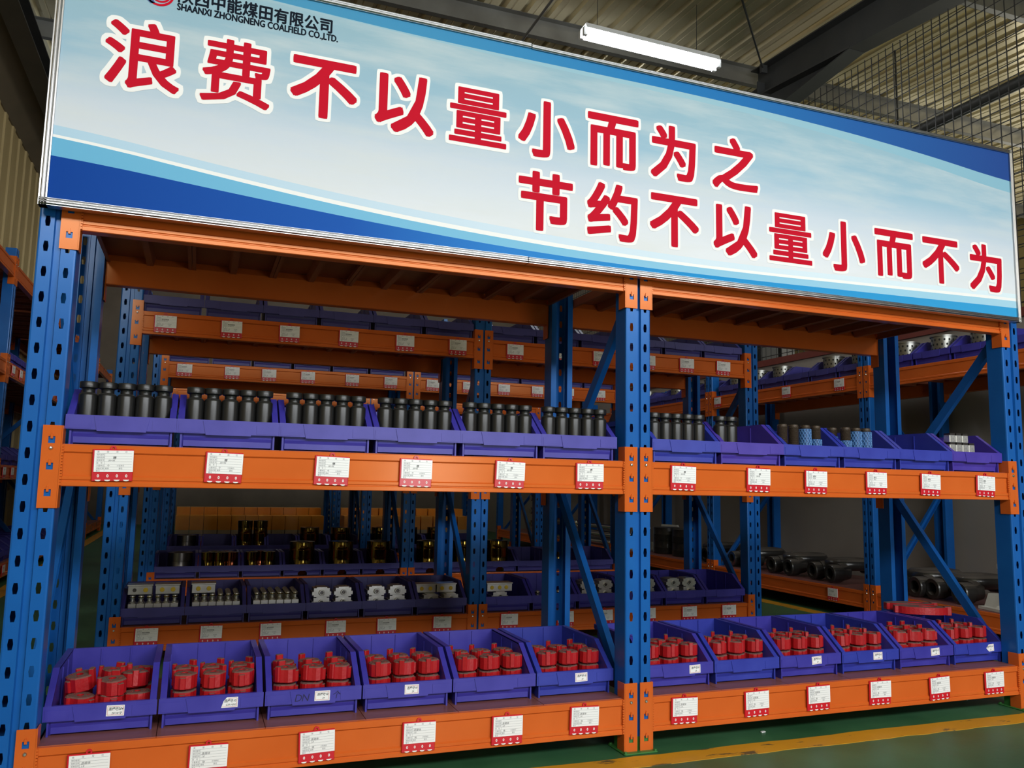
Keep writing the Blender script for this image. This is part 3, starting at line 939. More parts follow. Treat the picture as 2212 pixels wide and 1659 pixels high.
for lb, y, z in (('stock card on the upper beam of the right side rack, behind the two black bushings', 4.197, 1.878), ('stock card on the upper beam of the right side rack, middle of the visible three', 3.141, 1.878),
                 ('stock card on the upper beam of the right side rack, nearest to the rack joint', 2.48, 1.878), ('stock card on the low beam of the right side rack below the yokes', 2.62, .16)):
    place_tag((5.3965, y, z), (0, 0, -math.pi/2), 'valve', lb)

# ------------------------------------------------------------------ picking bins
BW = .326
def make_bin(W=BW, D=.45, H=.186, mats=BIN_A):
    mb = MB()
    lw = .006
    zl0, zl1 = .048, .094
    ys = .13                       # where the full height begins
    # front lip band
    mb.box(0, W, 0, lw, zl0, zl1)
    mb.box(.0005, W-.0005, .001, .016, zl0+.0004, zl0+.004)
    mb.box(.004, W-.004, .001, .013, zl1-.004, zl1+.0004)
    # raised label field with slanted ends
    a, b = .085, W-.085
    mb.prism([(a-.004, zl1-.003), (a+.006, zl0-.004), (b-.006, zl0-.004), (b+.004, zl1-.003)], 'y', -.0022, .001)
    # end fields
    for x0, x1 in ((.006, a-.012), (b+.012, W-.006)):
        mb.box(x0, x1, -.0012, .001, zl0+.003, zl1-.012)
    # curved front below the lip
    pf = [(.016, zl0+.001), (.018, .036), (.024, .020), (.034, .007), (.048, 0), (.052, .004), (.038, .012), (.028, .025), (.022, .038), (.020, zl0+.001)]
    mb.prism(pf, 'x', .022, W-.022)
    # corner gussets
    for x in (.012, W-.018): mb.box(x, x+.006, .012, .05, 0.0, zl0)
    # floor
    mb.box(.022, W-.022, .046, D, 0, .004)
    # side walls: lower body inset, upper flange
    for s in (0, 1):
        X = (lambda v: v) if s == 0 else (lambda v: W-v)
        side = [(.030, .001), (D, .001), (D, H-.002), (ys, H-.002), (.008, zl1-.002), (.008, zl0), (.018, zl0)]
        x0, x1 = sorted((X(.018), X(.0225)))
        mb.prism(side, 'x', x0, x1)
        # rim flange following the edge
        x0, x1 = sorted((X(.003), X(.0225)))
        rim = [(.0012, zl1-.004), (.004, zl1+.001), (ys-.004, H), (D, H), (D, H-.005), (ys, H-.006), (.010, zl1-.005)]
        mb.prism(rim, 'x', x0, x1)
        x0, x1 = sorted((X(.0026), X(.006)))
        mb.prism([(.0012, zl1-.004), (ys-.004, H-.0003), (D, H-.0003), (D, H-.022), (ys+.006, H-.022), (.012, zl0+.012), (.0012, zl0+.001)], 'x', x0, x1)
        for y in (.20, .32):
            x0, x1 = sorted((X(.0225), X(.026)))
            mb.box(x0, x1, y-.003, y+.003, .004, H-.012)
    # back wall with two ribs
    mb.box(.018, W-.018, D-.006, D, 0, H)
    mb.box(.003, W-.003, D-.001, D+.005, H-.018, H)
    for x in (W*.36, W*.66): mb.box(x-.0025, x+.0025, D-.010, D-.006, .004, H-.004)
    # inner front wall
    mb.box(.0225, W-.0225, .022, .026, .006, zl1-.006)
    me = mb.build('storage_bin', mats)
    return me
BINM = {k: make_bin(mats=m) for k, m in (('A', BIN_A), ('B', BIN_B), ('C', BIN_C), ('D', BIN_D))}
def place_bin(kind, loc, rz, label, group):
    o = ob('storage_bin', BINM[kind], None, loc, (0, 0, rz))
    return tag(o, label, 'bin', group)
Z2 = .0022
pat_low = 'AAAAABABABAB'
pat_mid = 'AAAAAABCBBBC'
names_mid = ['five black bushings']*7 + ['two black bushings', 'bolts in blue net sleeves', 'blue-netted bolts at its left', 'nothing, empty', 'rows of bright nuts']
low_x = [.058 + .3312*i for i in range(6)] + [2.178 + .3325*i for i in range(6)]
mid_x = [.0615 + .3264*i for i in range(6)] + [2.181 + .3264*i for i in range(6)]
low_bins = []
for i, x in enumerate(low_x):
    b = place_bin(pat_low[i], (x, .090, ZL+Z2), 0, 'violet bin of red castings on the lowest shelf, ' + bayord(i), 'bins of red castings on the lowest shelf')
    low_bins.append(b)
mid_bins = []
for i, x in enumerate(mid_x):
    mid_bins.append(place_bin(pat_mid[i], (x, .028, ZM+Z2), 0, 'violet bin with %s, middle shelf, %s' % (names_mid[i], bayord(i)), 'bins on the middle shelf'))
# stickers on the low bins
def sticker_mesh(l1, l2, torn):
    mb = MB()
    w, h = .026, .0165
    if torn == 'l': poly = [(-w, -h), (w, -h), (w, h), (-w*.35, h), (-w*.75, h*.3)]
    elif torn == 'a': poly = [(-w*.3, -h), (w, -h), (w, h), (-w*.2, h), (-w*.9, 0)]
    else: poly = [(-w, -h), (w, -h), (w, h), (-w, h)]
    mb.prism(poly, 'y', -.0005, .0003, 0)
    y = -.0007
    w2, h2, tk = w-.003, h-.003, .0009
    for a, b, c, d in ((-w2 if not torn else -w2*.2, w2, h2-tk, h2), (-w2 if torn != 'a' else -w2*.2, w2, -h2, -h2+tk), (w2-tk, w2, -h2, h2)):
        mb.add([(a, y, c), (b, y, c), (b, y, d), (a, y, d)], [(0, 1, 2, 3)], 1)
    if not torn: mb.add([(-w2, y, -h2), (-w2+tk, y, -h2), (-w2+tk, y, h2), (-w2, y, h2)], [(0, 1, 2, 3)], 1)
    put_text(mb, l1, .0105, .001, .0015, y, 2, offset=.0002, shear=.15, squeeze=.9)
    put_text(mb, l2, .0085, .004, -.0105, y, 2, offset=.0001, shear=.2, squeeze=.9)
    return mb.build('sticker', [PAPER, TAGRED, PEN])
stk = {0: ('连接块204', '20×18 块', None, .205), 1: ('连接块10', 'C39-H050', 'l', .218), 2: ('连接块10', '29', None, .190), 3: ('连接块10', '29', None, .175), 5: ('连接块10', '29', None, .185),
       6: ('连接块30', '29', None, .235), 8: ('连接块10', '29', None, .190), 9: ('连接块10', '29', None, .200), 10: ('连接块10', '49', None, .210), 11: ('连接块10', '29', 'a', .225)}
for i, (a, b, torn, x) in stk.items():
    o = ob('sticker', sticker_mesh(a, b, torn), low_bins[i], (x, -.0032, .070), (0, random.uniform(-.06, .03), 0))
NAVY = mat('navy_marker', (.01, .008, .07), .6)
for tx, sz, x, z in (('D', .034, .108, .056), ('N', .034, .132, .056), ('个', .028, .238, .060)):
    mb = MB(); put_text(mb, tx, sz, x, z, -.0030, 0, shear=.2)
    ob('marker_letter', mb.build('marker_letter', NAVY), low_bins[2])

# ------------------------------------------------------------------ red couplings
def coupling_mesh(up=1):
    mb = MB()
    h = .0485
    key = [(0, .044), (28, .045), (52, .043), (70, .039), (90, .042), (118, .044), (142, .043), (165, .036), (188, .034), (210, .040), (232, .044), (256, .042), (284, .042), (308, .044), (330, .041), (345, .040)]
    n = len(key)
    def ring(z, off): return [((rr+off)*math.cos(math.radians(a)), (rr+off)*math.sin(math.radians(a)), z) for a, rr in key]
    def hole(z): return [(.0125*math.cos(math.radians(a)), .0105*math.sin(math.radians(a)), z) for a, rr in key]
    allr = [ring(0, -.003), ring(.003, 0), ring(h-.004, 0), ring(h, -.004), hole(h), hole(0)]
    vs = sum(allr, []); fs = []; m = len(allr)
    for k in range(m):
        for i in range(n):
            j = (i+1) % n; k2 = (k+1) % m
            fs.append((k*n+i, k*n+j, k2*n+j, k2*n+i))
    mb.add(vs, fs)
    def block(ang, r0, r1, hw, z0, z1, c=.003):
        b = MB().cbox(r0, r1, -hw, hw, z0, z1, c)
        a = math.radians(ang)
        mb.add([(x*math.cos(a)-y*math.sin(a), x*math.sin(a)+y*math.cos(a), z) for x, y, z in b.v], b.f)
    block(270, .030, .049, .0105, .001, h-.009)     # front tooth
    block(38, .030, .0465, .0135, .004, h+.017 if up else h-.001)      # lug right
    block(152, .032, .0455, .0100, .004, h+.008 if up else h-.001)      # lug left
    for x, y in ((-.018, -.016), (.016, -.018), (.004, .022)):
        mb.box(x-.006, x+.006, y-.0012, y+.0012, h-.0005, h+.0012)
        mb.box(x-.0045, x-.003, y-.005, y+.004, h-.0005, h+.0012)
    return mb.build('coupling_block', RED)
CPM = coupling_mesh()
CPF = coupling_mesh(0)   # lower ones: lugs nest under the block above
rd = random.Random(11)
LAY = ['bottom', 'middle', 'top']; COLN = ['left', 'centre', 'right']
def bin_words(i): return ORD[i % 6] + ' bin of ' + ('left' if i < 6 else 'right') + ' bay'
for bi, bx in enumerate(low_x):
    if bi == 0: continue
    flip = bi in (3, 4, 5) or bi >= 6
    rotb = 0 if bi in (1,) else (math.radians(75) if bi == 2 else math.radians(100))
    if bi >= 6: rotb = math.radians(112)
    if bi == 10: rotb = math.radians(60)
    for row in range(2):
        for col in range(3):
            for lay in range(3):
                x = bx + .0715 + col*.0925 + rd.uniform(-.001, .001)
                y = .090 + .083 + row*.104 + rd.uniform(-.002, .002)
                if bi >= 6:
                    x += .004; y += .006
                z = ZL + Z2 + .006 + lay*.0505 - (.012 if bi >= 6 and lay == 2 else 0) * 0
                rz = rotb + rd.uniform(-.12, .12) + (rd.uniform(-.5, .5) if rd.random() < .15 else 0)
                o = ob('coupling_block', CPM if lay == 2 else CPF, None, (x, y, z), (rd.uniform(-.02, .02) if lay == 2 else 0, rd.uniform(-.02, .02) if lay == 2 else 0, rz))
                o.scale = (.94, .94, .93 if lay < 2 else 1)
                tag(o, 'red casting, %s, %s, %s layer, %s, lowest shelf' % (COLN[col], ('front row', 'rear row')[row], LAY[lay], bin_words(bi)), 'casting', 'red cast coupling blocks in bins')
# the untidy first bin
jum = [(.085, .16, .006, 0, 0, .3), (.185, .155, .006, .0, 0, 1.2), (.262, .165, .006, 0, 0, 2.2), (.075, .275, .006, 0, 0, .9), (.165, .285, .006, 0, 0, 2.0), (.262, .285, .006, 0, 0, .2),
       (.090, .165, .055, .04, .02, .5), (.180, .160, .055, -.02, .06, .15), (.262, .172, .055, .02, -.05, 2.4), (.078, .27, .055, .0, 0, 1.4), (.170, .285, .055, .05, 0, .6), (.262, .285, .055, 0, 0, .9),
       (.085, .235, .108, .16, .02, 2.7), (.185, .158, .104, .03, -.06, .35), (.245, .235, .106, .05, .05, 1.1), (.170, .305, .104, 0, .1, .2), (.262, .320, .100, .0, 0, 1.3)]
for k, (x, y, z, rx, ry, rz) in enumerate(jum):
    o = ob('coupling_block', CPF if k < 6 or k in (6, 7, 8, 10) else CPM, None, (low_x[0]+x, .090+y-.075+.0, ZL+Z2+z), (rx, ry, rz*2))
    tag(o, 'loose red casting, %s of the untidy first bin, %s' % (['lowest layer', 'second layer', 'uppermost'][min(2, k//6)], ['left front', 'centre front', 'right front', 'left rear', 'centre rear', 'right rear'][k % 6]), 'casting', 'red cast coupling blocks in bins')
# two large flat links on top at the far right bin
def link_mesh():
    mb = MB(); n = 32; h = .036
    O = [(.125*math.cos(2*math.pi*i/n), .058*math.sin(2*math.pi*i/n)) for i in range(n)]
    I = [(.030+.045*math.cos(2*math.pi*i/n), .022*math.sin(2*math.pi*i/n)) for i in range(n)]
    vs = [(a, b, 0) for a, b in O] + [(a, b, h) for a, b in O] + [(a, b, h) for a, b in I] + [(a, b, 0) for a, b in I]
    fs = []
    for k in range(4):
        for i in range(n):
            j = (i+1) % n; k2 = (k+1) % 4
            fs.append((k*n+i, k*n+j, k2*n+j, k2*n+i))
    mb.add(vs, fs)
    mb.cbox(.105, .138, -.016, .016, -.004, h+.004, .003)
    mb.cbox(-.135, -.105, -.020, .020, 0, h, .003)
    return mb.build('flat_link', RED)
LM = link_mesh()
for x, y, z, rz, lb in ((4.01, .40, .352, -.55, 'large flat red link lying across the back of the last bin, nearer one'), (4.06, .52, .360, -.35, 'large flat red link on the last bin, further one behind its twin')):
    tag(ob('flat_link', LM, None, (x-.03, y, ZL+.186+.004), (0, 0, rz)), lb, 'casting', 'large flat red links')

# ------------------------------------------------------------------ middle shelf contents
def bushing_mesh():
    mb = MB()
    r_ = .0285
    mb.lathe([(0, 0), (r_-.002, 0), (r_, .003), (r_, .157), (r_-.0008, .160), (r_-.003, .163), (.0205, .166), (.0195, .168), (.0195, .176), (.0205, .179), (.0268, .181), (.0282, .183), (.0282, .199), (.0268, .202), (.010, .202), (.009, .199), (0, .199)], 28)
    return mb.build('bushing', BLACK)
BM = bushing_mesh()
for bi in range(8):
    n = 5 if bi < 7 else 2
    for k in range(n):
        x = mid_x[bi] + .052 + k*.0565
        if bi >= 6: x = mid_x[bi] + .042 + k*.054
        tag(ob('bushing', BM, None, (x, .028+.062, ZM+Z2+.004)), 'black bushing, %s from left in %s, middle shelf' % (ORD[k], bin_words(bi)), 'bushing', 'black flanged bushings')
def netbolt_mesh(h, net):
    mb = MB(); r_ = .0235
    prof = [(0, 0), (r_, 0)]
    z = 0.0
    prof = [(0, 0)]
    while z < h-.012:
        prof += [(r_, z), (r_-.0018, z+.002)]; z += .004
    prof += [(r_-.001, h-.010), (r_-.004, h-.002), (0, h)]
    mb.lathe(prof, 20)
    me0 = mb
    me = mb.build('bolt', RUST)
    if net <= 0: return me, None
    nb = MB(); n = 12; turns = net/.075
    rr = r_+.0022
    nb.lathe([(r_+.0008, .002), (r_+.0008, net)], 20, 0)
    for s in (1, -1):
        for k in range(n):
            st = 8; pts = []
            for i in range(st+1):
                zz = .002 + (net-.004)*i/st
                a = 2*math.pi*k/n + s*turns*1.6*i/st
                pts.append((rr*math.cos(a), rr*math.sin(a), zz))
            for p, q in zip(pts, pts[1:]): nb.tube(p, q, .0016, 4, 1, caps=False)
    return me, nb.build('net_sleeve', [NET, mat('pale_blue_net', (.10, .24, .50), .45)])
NBM = {k: netbolt_mesh(.184, {0: 0, .095: .122, .120: .142, .138: .166}[k]) for k in (0, .095, .120, .138)}
nets = {8: [(.045, 0, .0), (.105, 0, 0), (.170, .138, 0), (.228, .095, 0)], 9: [(.040, .120, .05), (.072, .095, 0), (.132, .138, 0), (.190, .138, 0)]}
for bi, lst in nets.items():
    for k, (x, net, dy) in enumerate(lst):
        me, nm = NBM[net]
        o = ob('bolt', me, None, (mid_x[bi]+x-.005, .028+.058+dy, ZM+Z2+.004))
        tag(o, '%s, %s from left in %s, middle shelf' % ('bare dark bolt' if not net else 'bolt in blue net', ORD[k], bin_words(bi)), 'bolt', 'threaded bolts in two bins')
        if nm: ob('net_sleeve', nm, o)
def nut_mesh():
    mb = MB()
    mb.lathe([(.010, -.018), (.0165, -.018), (.0175, -.016), (.0175, .016), (.0165, .018), (.010, .018), (.010, -.018)], 6, 0, (0, 0, 0), 'y')
    for i in range(len(mb.sm)): mb.sm[i] = False
    mb.lathe([(.0172, -.0185), (.0172, -.0165), (.0178, -.0165), (.0178, -.0185), (.0172, -.0185)], 16, 1, (0, 0, 0), 'y')
    return mb.build('nut', [mat('bright_galvanised', (.74, .75, .73), .35, .8, var=(.5, .5, .48), vs=90), STEELD])
def nutblock_mesh():
    mb = MB()
    mb.cbox(-.0195, .0195, -.02, .02, 0, .036, .004, 0)
    mb.box(-.0165, .0165, -.018, .018, .036, .0445, 1)
    return mb.build('nut', [mat('bright_galvanised', (.74, .75, .73), .35, .8, var=(.5, .5, .48), vs=90), STEELD])
NM = nutblock_mesh()
for row in range(4):
    for k in range([4, 4, 4, 3][row] if row < 3 else 3):
        x = mid_x[11] + .055 + k*.041 + (0 if row else 0)
        tag(ob('nut', NM, None, (x, .028+.060, ZM+Z2+.005+row*.045)), 'bright galvanised nut, %s column, %s row from below in the last middle-shelf bin' % (ORD[k], ORD[row]), 'nut', 'bright nuts stacked in the last bin')

# ------------------------------------------------------------------ second rack contents
R2L = .203 + Z2; R2U = 1.935 + Z2
r2x = [.115 + .3275*i for i in range(6)] + [2.19 + .3275*i for i in range(6)]
for i, x in enumerate(r2x):
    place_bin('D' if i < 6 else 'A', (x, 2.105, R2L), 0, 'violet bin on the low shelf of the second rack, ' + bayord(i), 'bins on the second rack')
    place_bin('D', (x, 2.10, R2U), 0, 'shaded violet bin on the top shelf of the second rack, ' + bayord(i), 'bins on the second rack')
def pin_unit_mesh():
    mb = MB()
    mb.cbox(-.0205, .0205, -.0205, .0205, 0, .062, .002, 0)
    mb.lathe([(.014, .062), (.015, .068), (.010, .073), (.010, .084), (.014, .088), (.0155, .094), (.0145, .102), (.009, .108), (.004, .110), (0, .110)], 16, 0)
    mb.lathe([(.0158, .092), (.0162, .095), (.0158, .098)], 16, 1)
    return mb.build('valve_plunger', [STEEL, BRONZE])
PM = pin_unit_mesh()
def plug_block_mesh(npl):
    mb = MB(); w = .062 if npl < 3 else .085
    mb.cbox(-w, w, -.045, .045, 0, .046, .002, 0)
    mb.cbox(-w-.004, w+.004, -.050, .045, .046, .054, .002, 0)
    return mb.build('valve_block', STEEL)
def plug_mesh(): return MB().lathe([(0, -.0045), (.0075, -.0045), (.008, -.003), (.0115, -.003), (.0125, -.0015), (.0125, 0)], 20, 0, (0, 0, 0), 'y').build('yellow_plug', YELLOW)
PLM = plug_mesh()
PB = {2: plug_block_mesh(2), 3: plug_block_mesh(3)}
def place_plug_block(x, y, z, npl, label, rz=0, hole=False):
    o = ob('valve_block', PB[npl], None, (x, y, z), (0, 0, rz))
    tag(o, label, 'valve', 'steel valve blocks with yellow plugs')
    xs = [-.028, .028] if npl == 2 else [-.052, 0, .045]
    for k, a in enumerate(xs):
        if hole and k == 0:
            ob('open_port', MB().lathe([(0, -.001), (.009, -.001), (.010, 0)], 16, 0, (0, 0, 0), 'y').build('open_port', STEELD), o, (a, -.0452, .024))
        else:
            ob('yellow_plug', PLM, o, (a, -.045, .024))
def cross_mesh():
    mb = MB()
    poly = [(-.046, 0), (.046, 0), (.046, .010), (.055, .010), (.055, .030), (.046, .030), (.046, .050), (-.046, .050), (-.046, .030), (-.055, .030), (-.055, .010), (-.046, .010)]
    mb.prism(poly, 'y', -.05, .05)
    mb.box(-.030, .030, -.052, .04, .050, .056)
    return mb.build('cross_valve', STEEL)
def port_mesh():
    mb = MB().lathe([(.0175, 0), (.0175, -.010), (.0155, -.012), (.0135, -.012), (.0125, -.008), (.0105, -.008)], 24, 0, (0, 0, 0), 'y')
    mb.lathe([(.0105, -.008), (.0085, -.0105), (.0060, -.0105), (.0050, -.006), (0, -.006)], 24, 1, (0, 0, 0), 'y')
    return mb.build('port', [STEEL, STEELD])
XM, PRT = cross_mesh(), port_mesh()
def place_cross(x, y, z, label, rz=0):
    o = ob('cross_valve', XM, None, (x, y, z), (0, 0, rz))
    tag(o, label, 'valve', 'cross-shaped steel valve bodies')
    ob('port', PRT, o, (0, -.05, .025))
Y2 = 2.105
for bi, rows_ in ((0, 2), (1, 5), (2, 5)):
    for rw in range(rows_):
        for k in range(6):
            tag(ob('valve_plunger', PM, None, (r2x[bi] + .055 + k*.0432, Y2+.065+rw*.046, R2L+.050)), 'valve plunger, %s column, %s row, %s, second rack' % (ORD[k], ORD[rw], bin_words(bi)), 'valve plunger', 'steel valve plungers standing in rows')
for bi in (0, 1, 2):   # packing board under the plungers
    tag(ob('packing_board', MB().cbox(.028, BW-.028, .03, .30, 0, .044, .002).build('packing_board', STEELD), None, (r2x[bi], Y2, R2L+.005)), 'dark packing board under the valve plungers, ' + bin_words(bi) + ' of the second rack', 'board', 'packing boards in the second rack bins')
place_plug_block(r2x[0]+.092, Y2+.085, R2L+.162, 2, 'steel block with one yellow plug and one open port, leftmost on the valve plungers', hole=True)
place_plug_block(r2x[0]+.232, Y2+.085, R2L+.162, 2, 'steel block with two yellow plugs, right one in the first bin of the second rack')
place_plug_block(r2x[1]+.092, Y2+.085, R2L+.162, 2, 'steel block with two yellow plugs lying in the second bin of the second rack')
HW = ['lower', 'upper']
for bi in (3, 4, 8, 9, 10):
    for col in range(2):
        for lay in range(3):
            place_cross(r2x[bi]+.095+col*.128, Y2+.10 + (.0 if lay < 2 else .0), R2L+.006+lay*.0565, 'cross-shaped valve, %s column, %s layer, %s, second rack' % (('left', 'right')[col], LAY[lay], bin_words(bi)))
for col in range(2):
    for lay in range(2):
        place_cross(r2x[5]+.095+col*.128+.01*lay, Y2+.085, R2L+.006+lay*.0565, 'steel valve body in the sixth bin of the second rack, %s column, %s layer' % (('left', 'right')[col], LAY[lay]))
    place_plug_block(r2x[5]+.088+col*.132, Y2+.14, R2L+.120, 2, 'steel block with yellow plugs on top in the sixth second-rack bin, %s one' % ('left', 'right')[col])
for lay in range(2):
    place_cross(r2x[6]+.13, Y2+.11, R2L+.006+lay*.0565, 'steel valve body under the three-plug block, %s layer, seventh bin of the second rack' % LAY[lay])
place_plug_block(r2x[6]+.125, Y2+.10, R2L+.120, 3, 'steel block with three yellow plugs right of the second rack middle upright')
for k in range(4):
    tag(ob('valve_plunger', PM, None, (r2x[7] + .07 + k*.05, Y2+.08, R2L+.006)), 'steel valve plunger, %s from left, eighth bin of the second rack' % ORD[k], 'valve plunger', 'steel valve plungers in the eighth bin')

# ------------------------------------------------------------------ third and fourth rack contents
R3L = .215 + Z2
r3x = [.185 + .3265*i for i in range(6)] + [2.26 + .3265*i for i in range(6)]
for i, x in enumerate(r3x):
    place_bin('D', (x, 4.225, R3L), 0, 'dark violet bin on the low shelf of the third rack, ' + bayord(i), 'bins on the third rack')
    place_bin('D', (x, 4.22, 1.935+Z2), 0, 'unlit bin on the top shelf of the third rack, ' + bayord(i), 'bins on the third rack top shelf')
def can_mesh(rad, h, m):
    mb = MB()
    prof = [(0, 0), (rad-.003, 0), (rad, .003)]
    z = 0.0
    n = max(1, int(round(h/.075)))
    for k in range(n):
        a = h*k/n; b = h*(k+1)/n
        rr = rad - (.002 if k % 2 else 0)
        prof += [(rr, a+.001), (rr, b-.0015), (rr-.0015, b-.001), (rr-.0015, b)]
    prof += [(rad-.006, h), (rad*.55, h), (rad*.5, h-.004), (0, h-.004)]
    mb.lathe(prof, 32)
    return mb.build('hydraulic_sleeve', m)
CM = {'tall': can_mesh(.105, .27, BRONZE), 'low': can_mesh(.050, .19, BRONZE), 'cop': can_mesh(.050, .19, COPPER), 'steel': can_mesh(.095, .19, STEELD), 'big': can_mesh(.075, .34, BRONZE)}
def sleeve(kind, x, y, z, label): tag(ob('hydraulic_sleeve', CM[kind], None, (x, y, z)), label, 'sleeve', 'plated hydraulic sleeves')
Y3 = 4.225
sleeve('steel', r3x[0]+.19, Y3+.12, R3L+.005, 'dark steel sleeve in the first bin of the third rack')
for k, (dx, dy, kd) in enumerate(((.07, .10, 'low'), (.165, .085, 'low'), (.255, .10, 'cop'), (.12, .19, 'low'), (.215, .19, 'cop'))):
    sleeve(kd, r3x[1]+dx, Y3+dy, R3L+.005, 'short plated sleeve, %s of five in the second bin of the third rack' % ORD[k])
for k, (dx, dy, kd) in enumerate(((.085, .10, 'low'), (.225, .10, 'low'), (.155, .18, 'cop'))):
    sleeve(kd, r3x[2]+dx, Y3+dy, R3L+.005, 'short plated sleeve, %s of three in the third bin of the third rack' % ORD[k])
for bi in (3, 4, 5, 6, 7, 8):
    sleeve('tall', r3x[bi]+.165, Y3+.12, R3L+.005, 'tall bronze sleeve with a bright streak, %s of the third rack' % bin_words(bi))
sleeve('low', r3x[10]+.12, Y3+.10, R3L+.005, 'single short bronze sleeve in the second last bin of the third rack')
for i in range(10):
    x = .215 + .3275*i if i < 6 else 2.28 + .3275*(i-6)
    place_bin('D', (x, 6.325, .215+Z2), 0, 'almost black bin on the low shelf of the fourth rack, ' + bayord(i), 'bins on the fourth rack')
for k, (x, kd) in enumerate(((.40, 'steel'), (.98, 'big'), (1.14, 'big'), (1.66, 'tall'), (2.0, 'tall'), (2.45, 'tall'), (2.77, 'tall'), (3.10, 'tall'))):
    sleeve(kd, x, 6.325+.17, .222, 'sleeve standing dim on the fourth rack, %s' % ['leftmost', 'second from left', 'third from left', 'fourth from left', 'fifth from left', 'sixth from left', 'seventh from left', 'rightmost'][k])
# orange cartons on the fifth rack
def carton_mesh(w, d, h):
    mb = MB()
    mb.box(0, w, 0, d, 0, h*.42, 1)
    mb.box(-.001, w+.001, -.001, d+.001, h*.42, h, 0)
    mb.box(w*.3, w*.7, -.002, .0, h*.16, h*.20, 2)
    return mb.build('carton', [ORBOX, OFFW, INK])
CT = [carton_mesh(.160, .27, .315), carton_mesh(.160, .22, .41)]
NUM = ['first', 'second', 'third', 'fourth', 'fifth', 'sixth', 'seventh', 'eighth', 'ninth', 'tenth', 'eleventh']
for rw in range(2):
    for k in range(11):
        o = ob('carton', CT[rw], None, (.245 + k*.168, 8.43+rw*.30, .2175))
        tag(o, 'orange-topped carton, %s row, %s from the left on the fifth rack' % (('front', 'rear')[rw], NUM[k]), 'carton', 'orange cartons on the fifth rack')
for rw in range(2):
    for k in range(10):
        o = ob('carton', CT[rw], None, (2.36 + k*.178, 8.43+rw*.30, .2175))
        tag(o, 'orange-topped carton in the right bay of the fifth rack, %s row, %s from left' % (('front', 'rear')[rw], NUM[k]), 'carton', 'orange cartons on the fifth rack, right bay')

# ------------------------------------------------------------------ right side rack contents
def yoke_mesh():
    mb = MB(); n = 36; m = 10
    vs = []
    for i in range(n):
        a = 2*math.pi*i/n
        sx = math.copysign(abs(math.cos(a))**.7, math.cos(a)); sy = math.copysign(abs(math.sin(a))**.7, math.sin(a))
        c = Vector((.155*sx, .110*sy, 0)); nrm = Vector((math.cos(a), math.sin(a), 0))
        for j in range(m):
            b = 2*math.pi*j/m
            vs.append(c + nrm*.052*math.cos(b) + Vector((0, 0, .050*math.sin(b))))
    fs = [(i*m+j, ((i+1) % n)*m+j, ((i+1) % n)*m+(j+1) % m, i*m+(j+1) % m) for i in range(n) for j in range(m)]
    mb.add(vs, fs, 0, True)
    mb.v = [(x, y, z+.145) for x, y, z in mb.v]
    for y in (-.125, .125):   # barrel ends
        mb.lathe([(.045, -.02), (.070, -.02), (.075, -.012), (.075, .07), (.062, .10), (.05, .16)], 24, 0, (-.27, y, .078), 'x')
        mb.lathe([(.045, -.02), (.045, .06), (0, .06)], 20, 0, (-.27, y, .078), 'x')
    mb.tube((-.20, -.115, .09), (-.10, -.09, .11), .072, 14, 0, .06); mb.tube((-.20, .115, .09), (-.10, .09, .11), .072, 14, 0, .06)
    mb.cbox(.14, .23, -.07, .07, .06, .16, .02)
    return mb.build('clevis_yoke', YOKE)
YM = yoke_mesh()
for k, (y, lb) in enumerate(((4.72, 'farthest one'), (4.02, 'second from the far end'), (3.42, 'third from the far end'), (2.86, 'just left of the rack joint'), (1.97, 'right of the joint, left of the brace'), (1.60, 'nearest the white casting'))):
    tag(ob('clevis_yoke', YM, None, (5.80, y, .229), (0, 0, random.uniform(-.12, .12))), 'black forged yoke on the right side rack, ' + lb, 'yoke', 'black forged yokes on the side rack')
for k in range(2):
    for j in range(2):
        tag(ob('black_drum', can_mesh(.16, .15, YOKE), None, (5.72, 5.30+.42*k, .229+.152*j)), 'black round forging on the side rack far end, %s, %s one' % (('right pair', 'left pair')[k], ('lower', 'upper')[j]), 'forging', 'black round forgings')
def white_cast_mesh():
    mb = MB()
    mb.prism([(-.16, 0), (.16, 0), (.14, .03), (.05, .06), (.03, .25), (.12, .28), (.12, .31), (-.13, .31), (-.15, .27), (-.06, .22), (-.09, .08), (-.15, .03)], 'x', -.02, .015)
    mb.prism([(-.12, 0), (.12, 0), (.08, .10), (-.06, .10)], 'x', .015, .16)
    mb.box(-.10, .16, -.16, .16, 0, .018)
    return mb.build('white_casting', CASTW)
WC = white_cast_mesh()
tag(ob('white_casting', WC, None, (5.60, 1.14, .229), (0, 0, 1.35)), 'white painted casting upright at the right end of the yoke shelf', 'casting')
for k, y in enumerate((6.12, 6.14)):
    tag(ob('white_casting', WC, None, (5.60+.42*k, y, .229), (0, 0, .3)), 'white painted casting, %s of the far pair on the side rack' % ('right one', 'left one')[k], 'casting', 'far white castings')
# bins with perforated sleeves on the upper side shelf
def perf_mesh():
    mb = MB(); rad, h = .085, .115
    mb.lathe([(rad*.7, 0), (rad, 0), (rad, h), (rad+.008, h), (rad+.008, h+.008), (rad*.7, h+.008), (rad*.7, 0)], 32, 0)
    for r_ in range(3):
        for k in range(16):
            a = 2*math.pi*(k+.5*(r_ % 2))/16
            c = Vector((math.cos(a), math.sin(a), 0)); tdir = Vector((-math.sin(a), math.cos(a), 0))
            z = .022+.034*r_
            vs = []
            for i in range(8):
                b = 2*math.pi*i/8
                vs.append(c*(rad+.001) + tdir*.0065*math.cos(b) + Vector((0, 0, z+.009*math.sin(b))))
            mb.add(vs, [tuple(range(8))], 1)
    return mb.build('perforated_sleeve', [mat('satin_steel', (.26, .26, .24), .35, .85), mat('dark_hole', (.01, .01, .01), .8)])
PFM = perf_mesh()
yb = 1.06
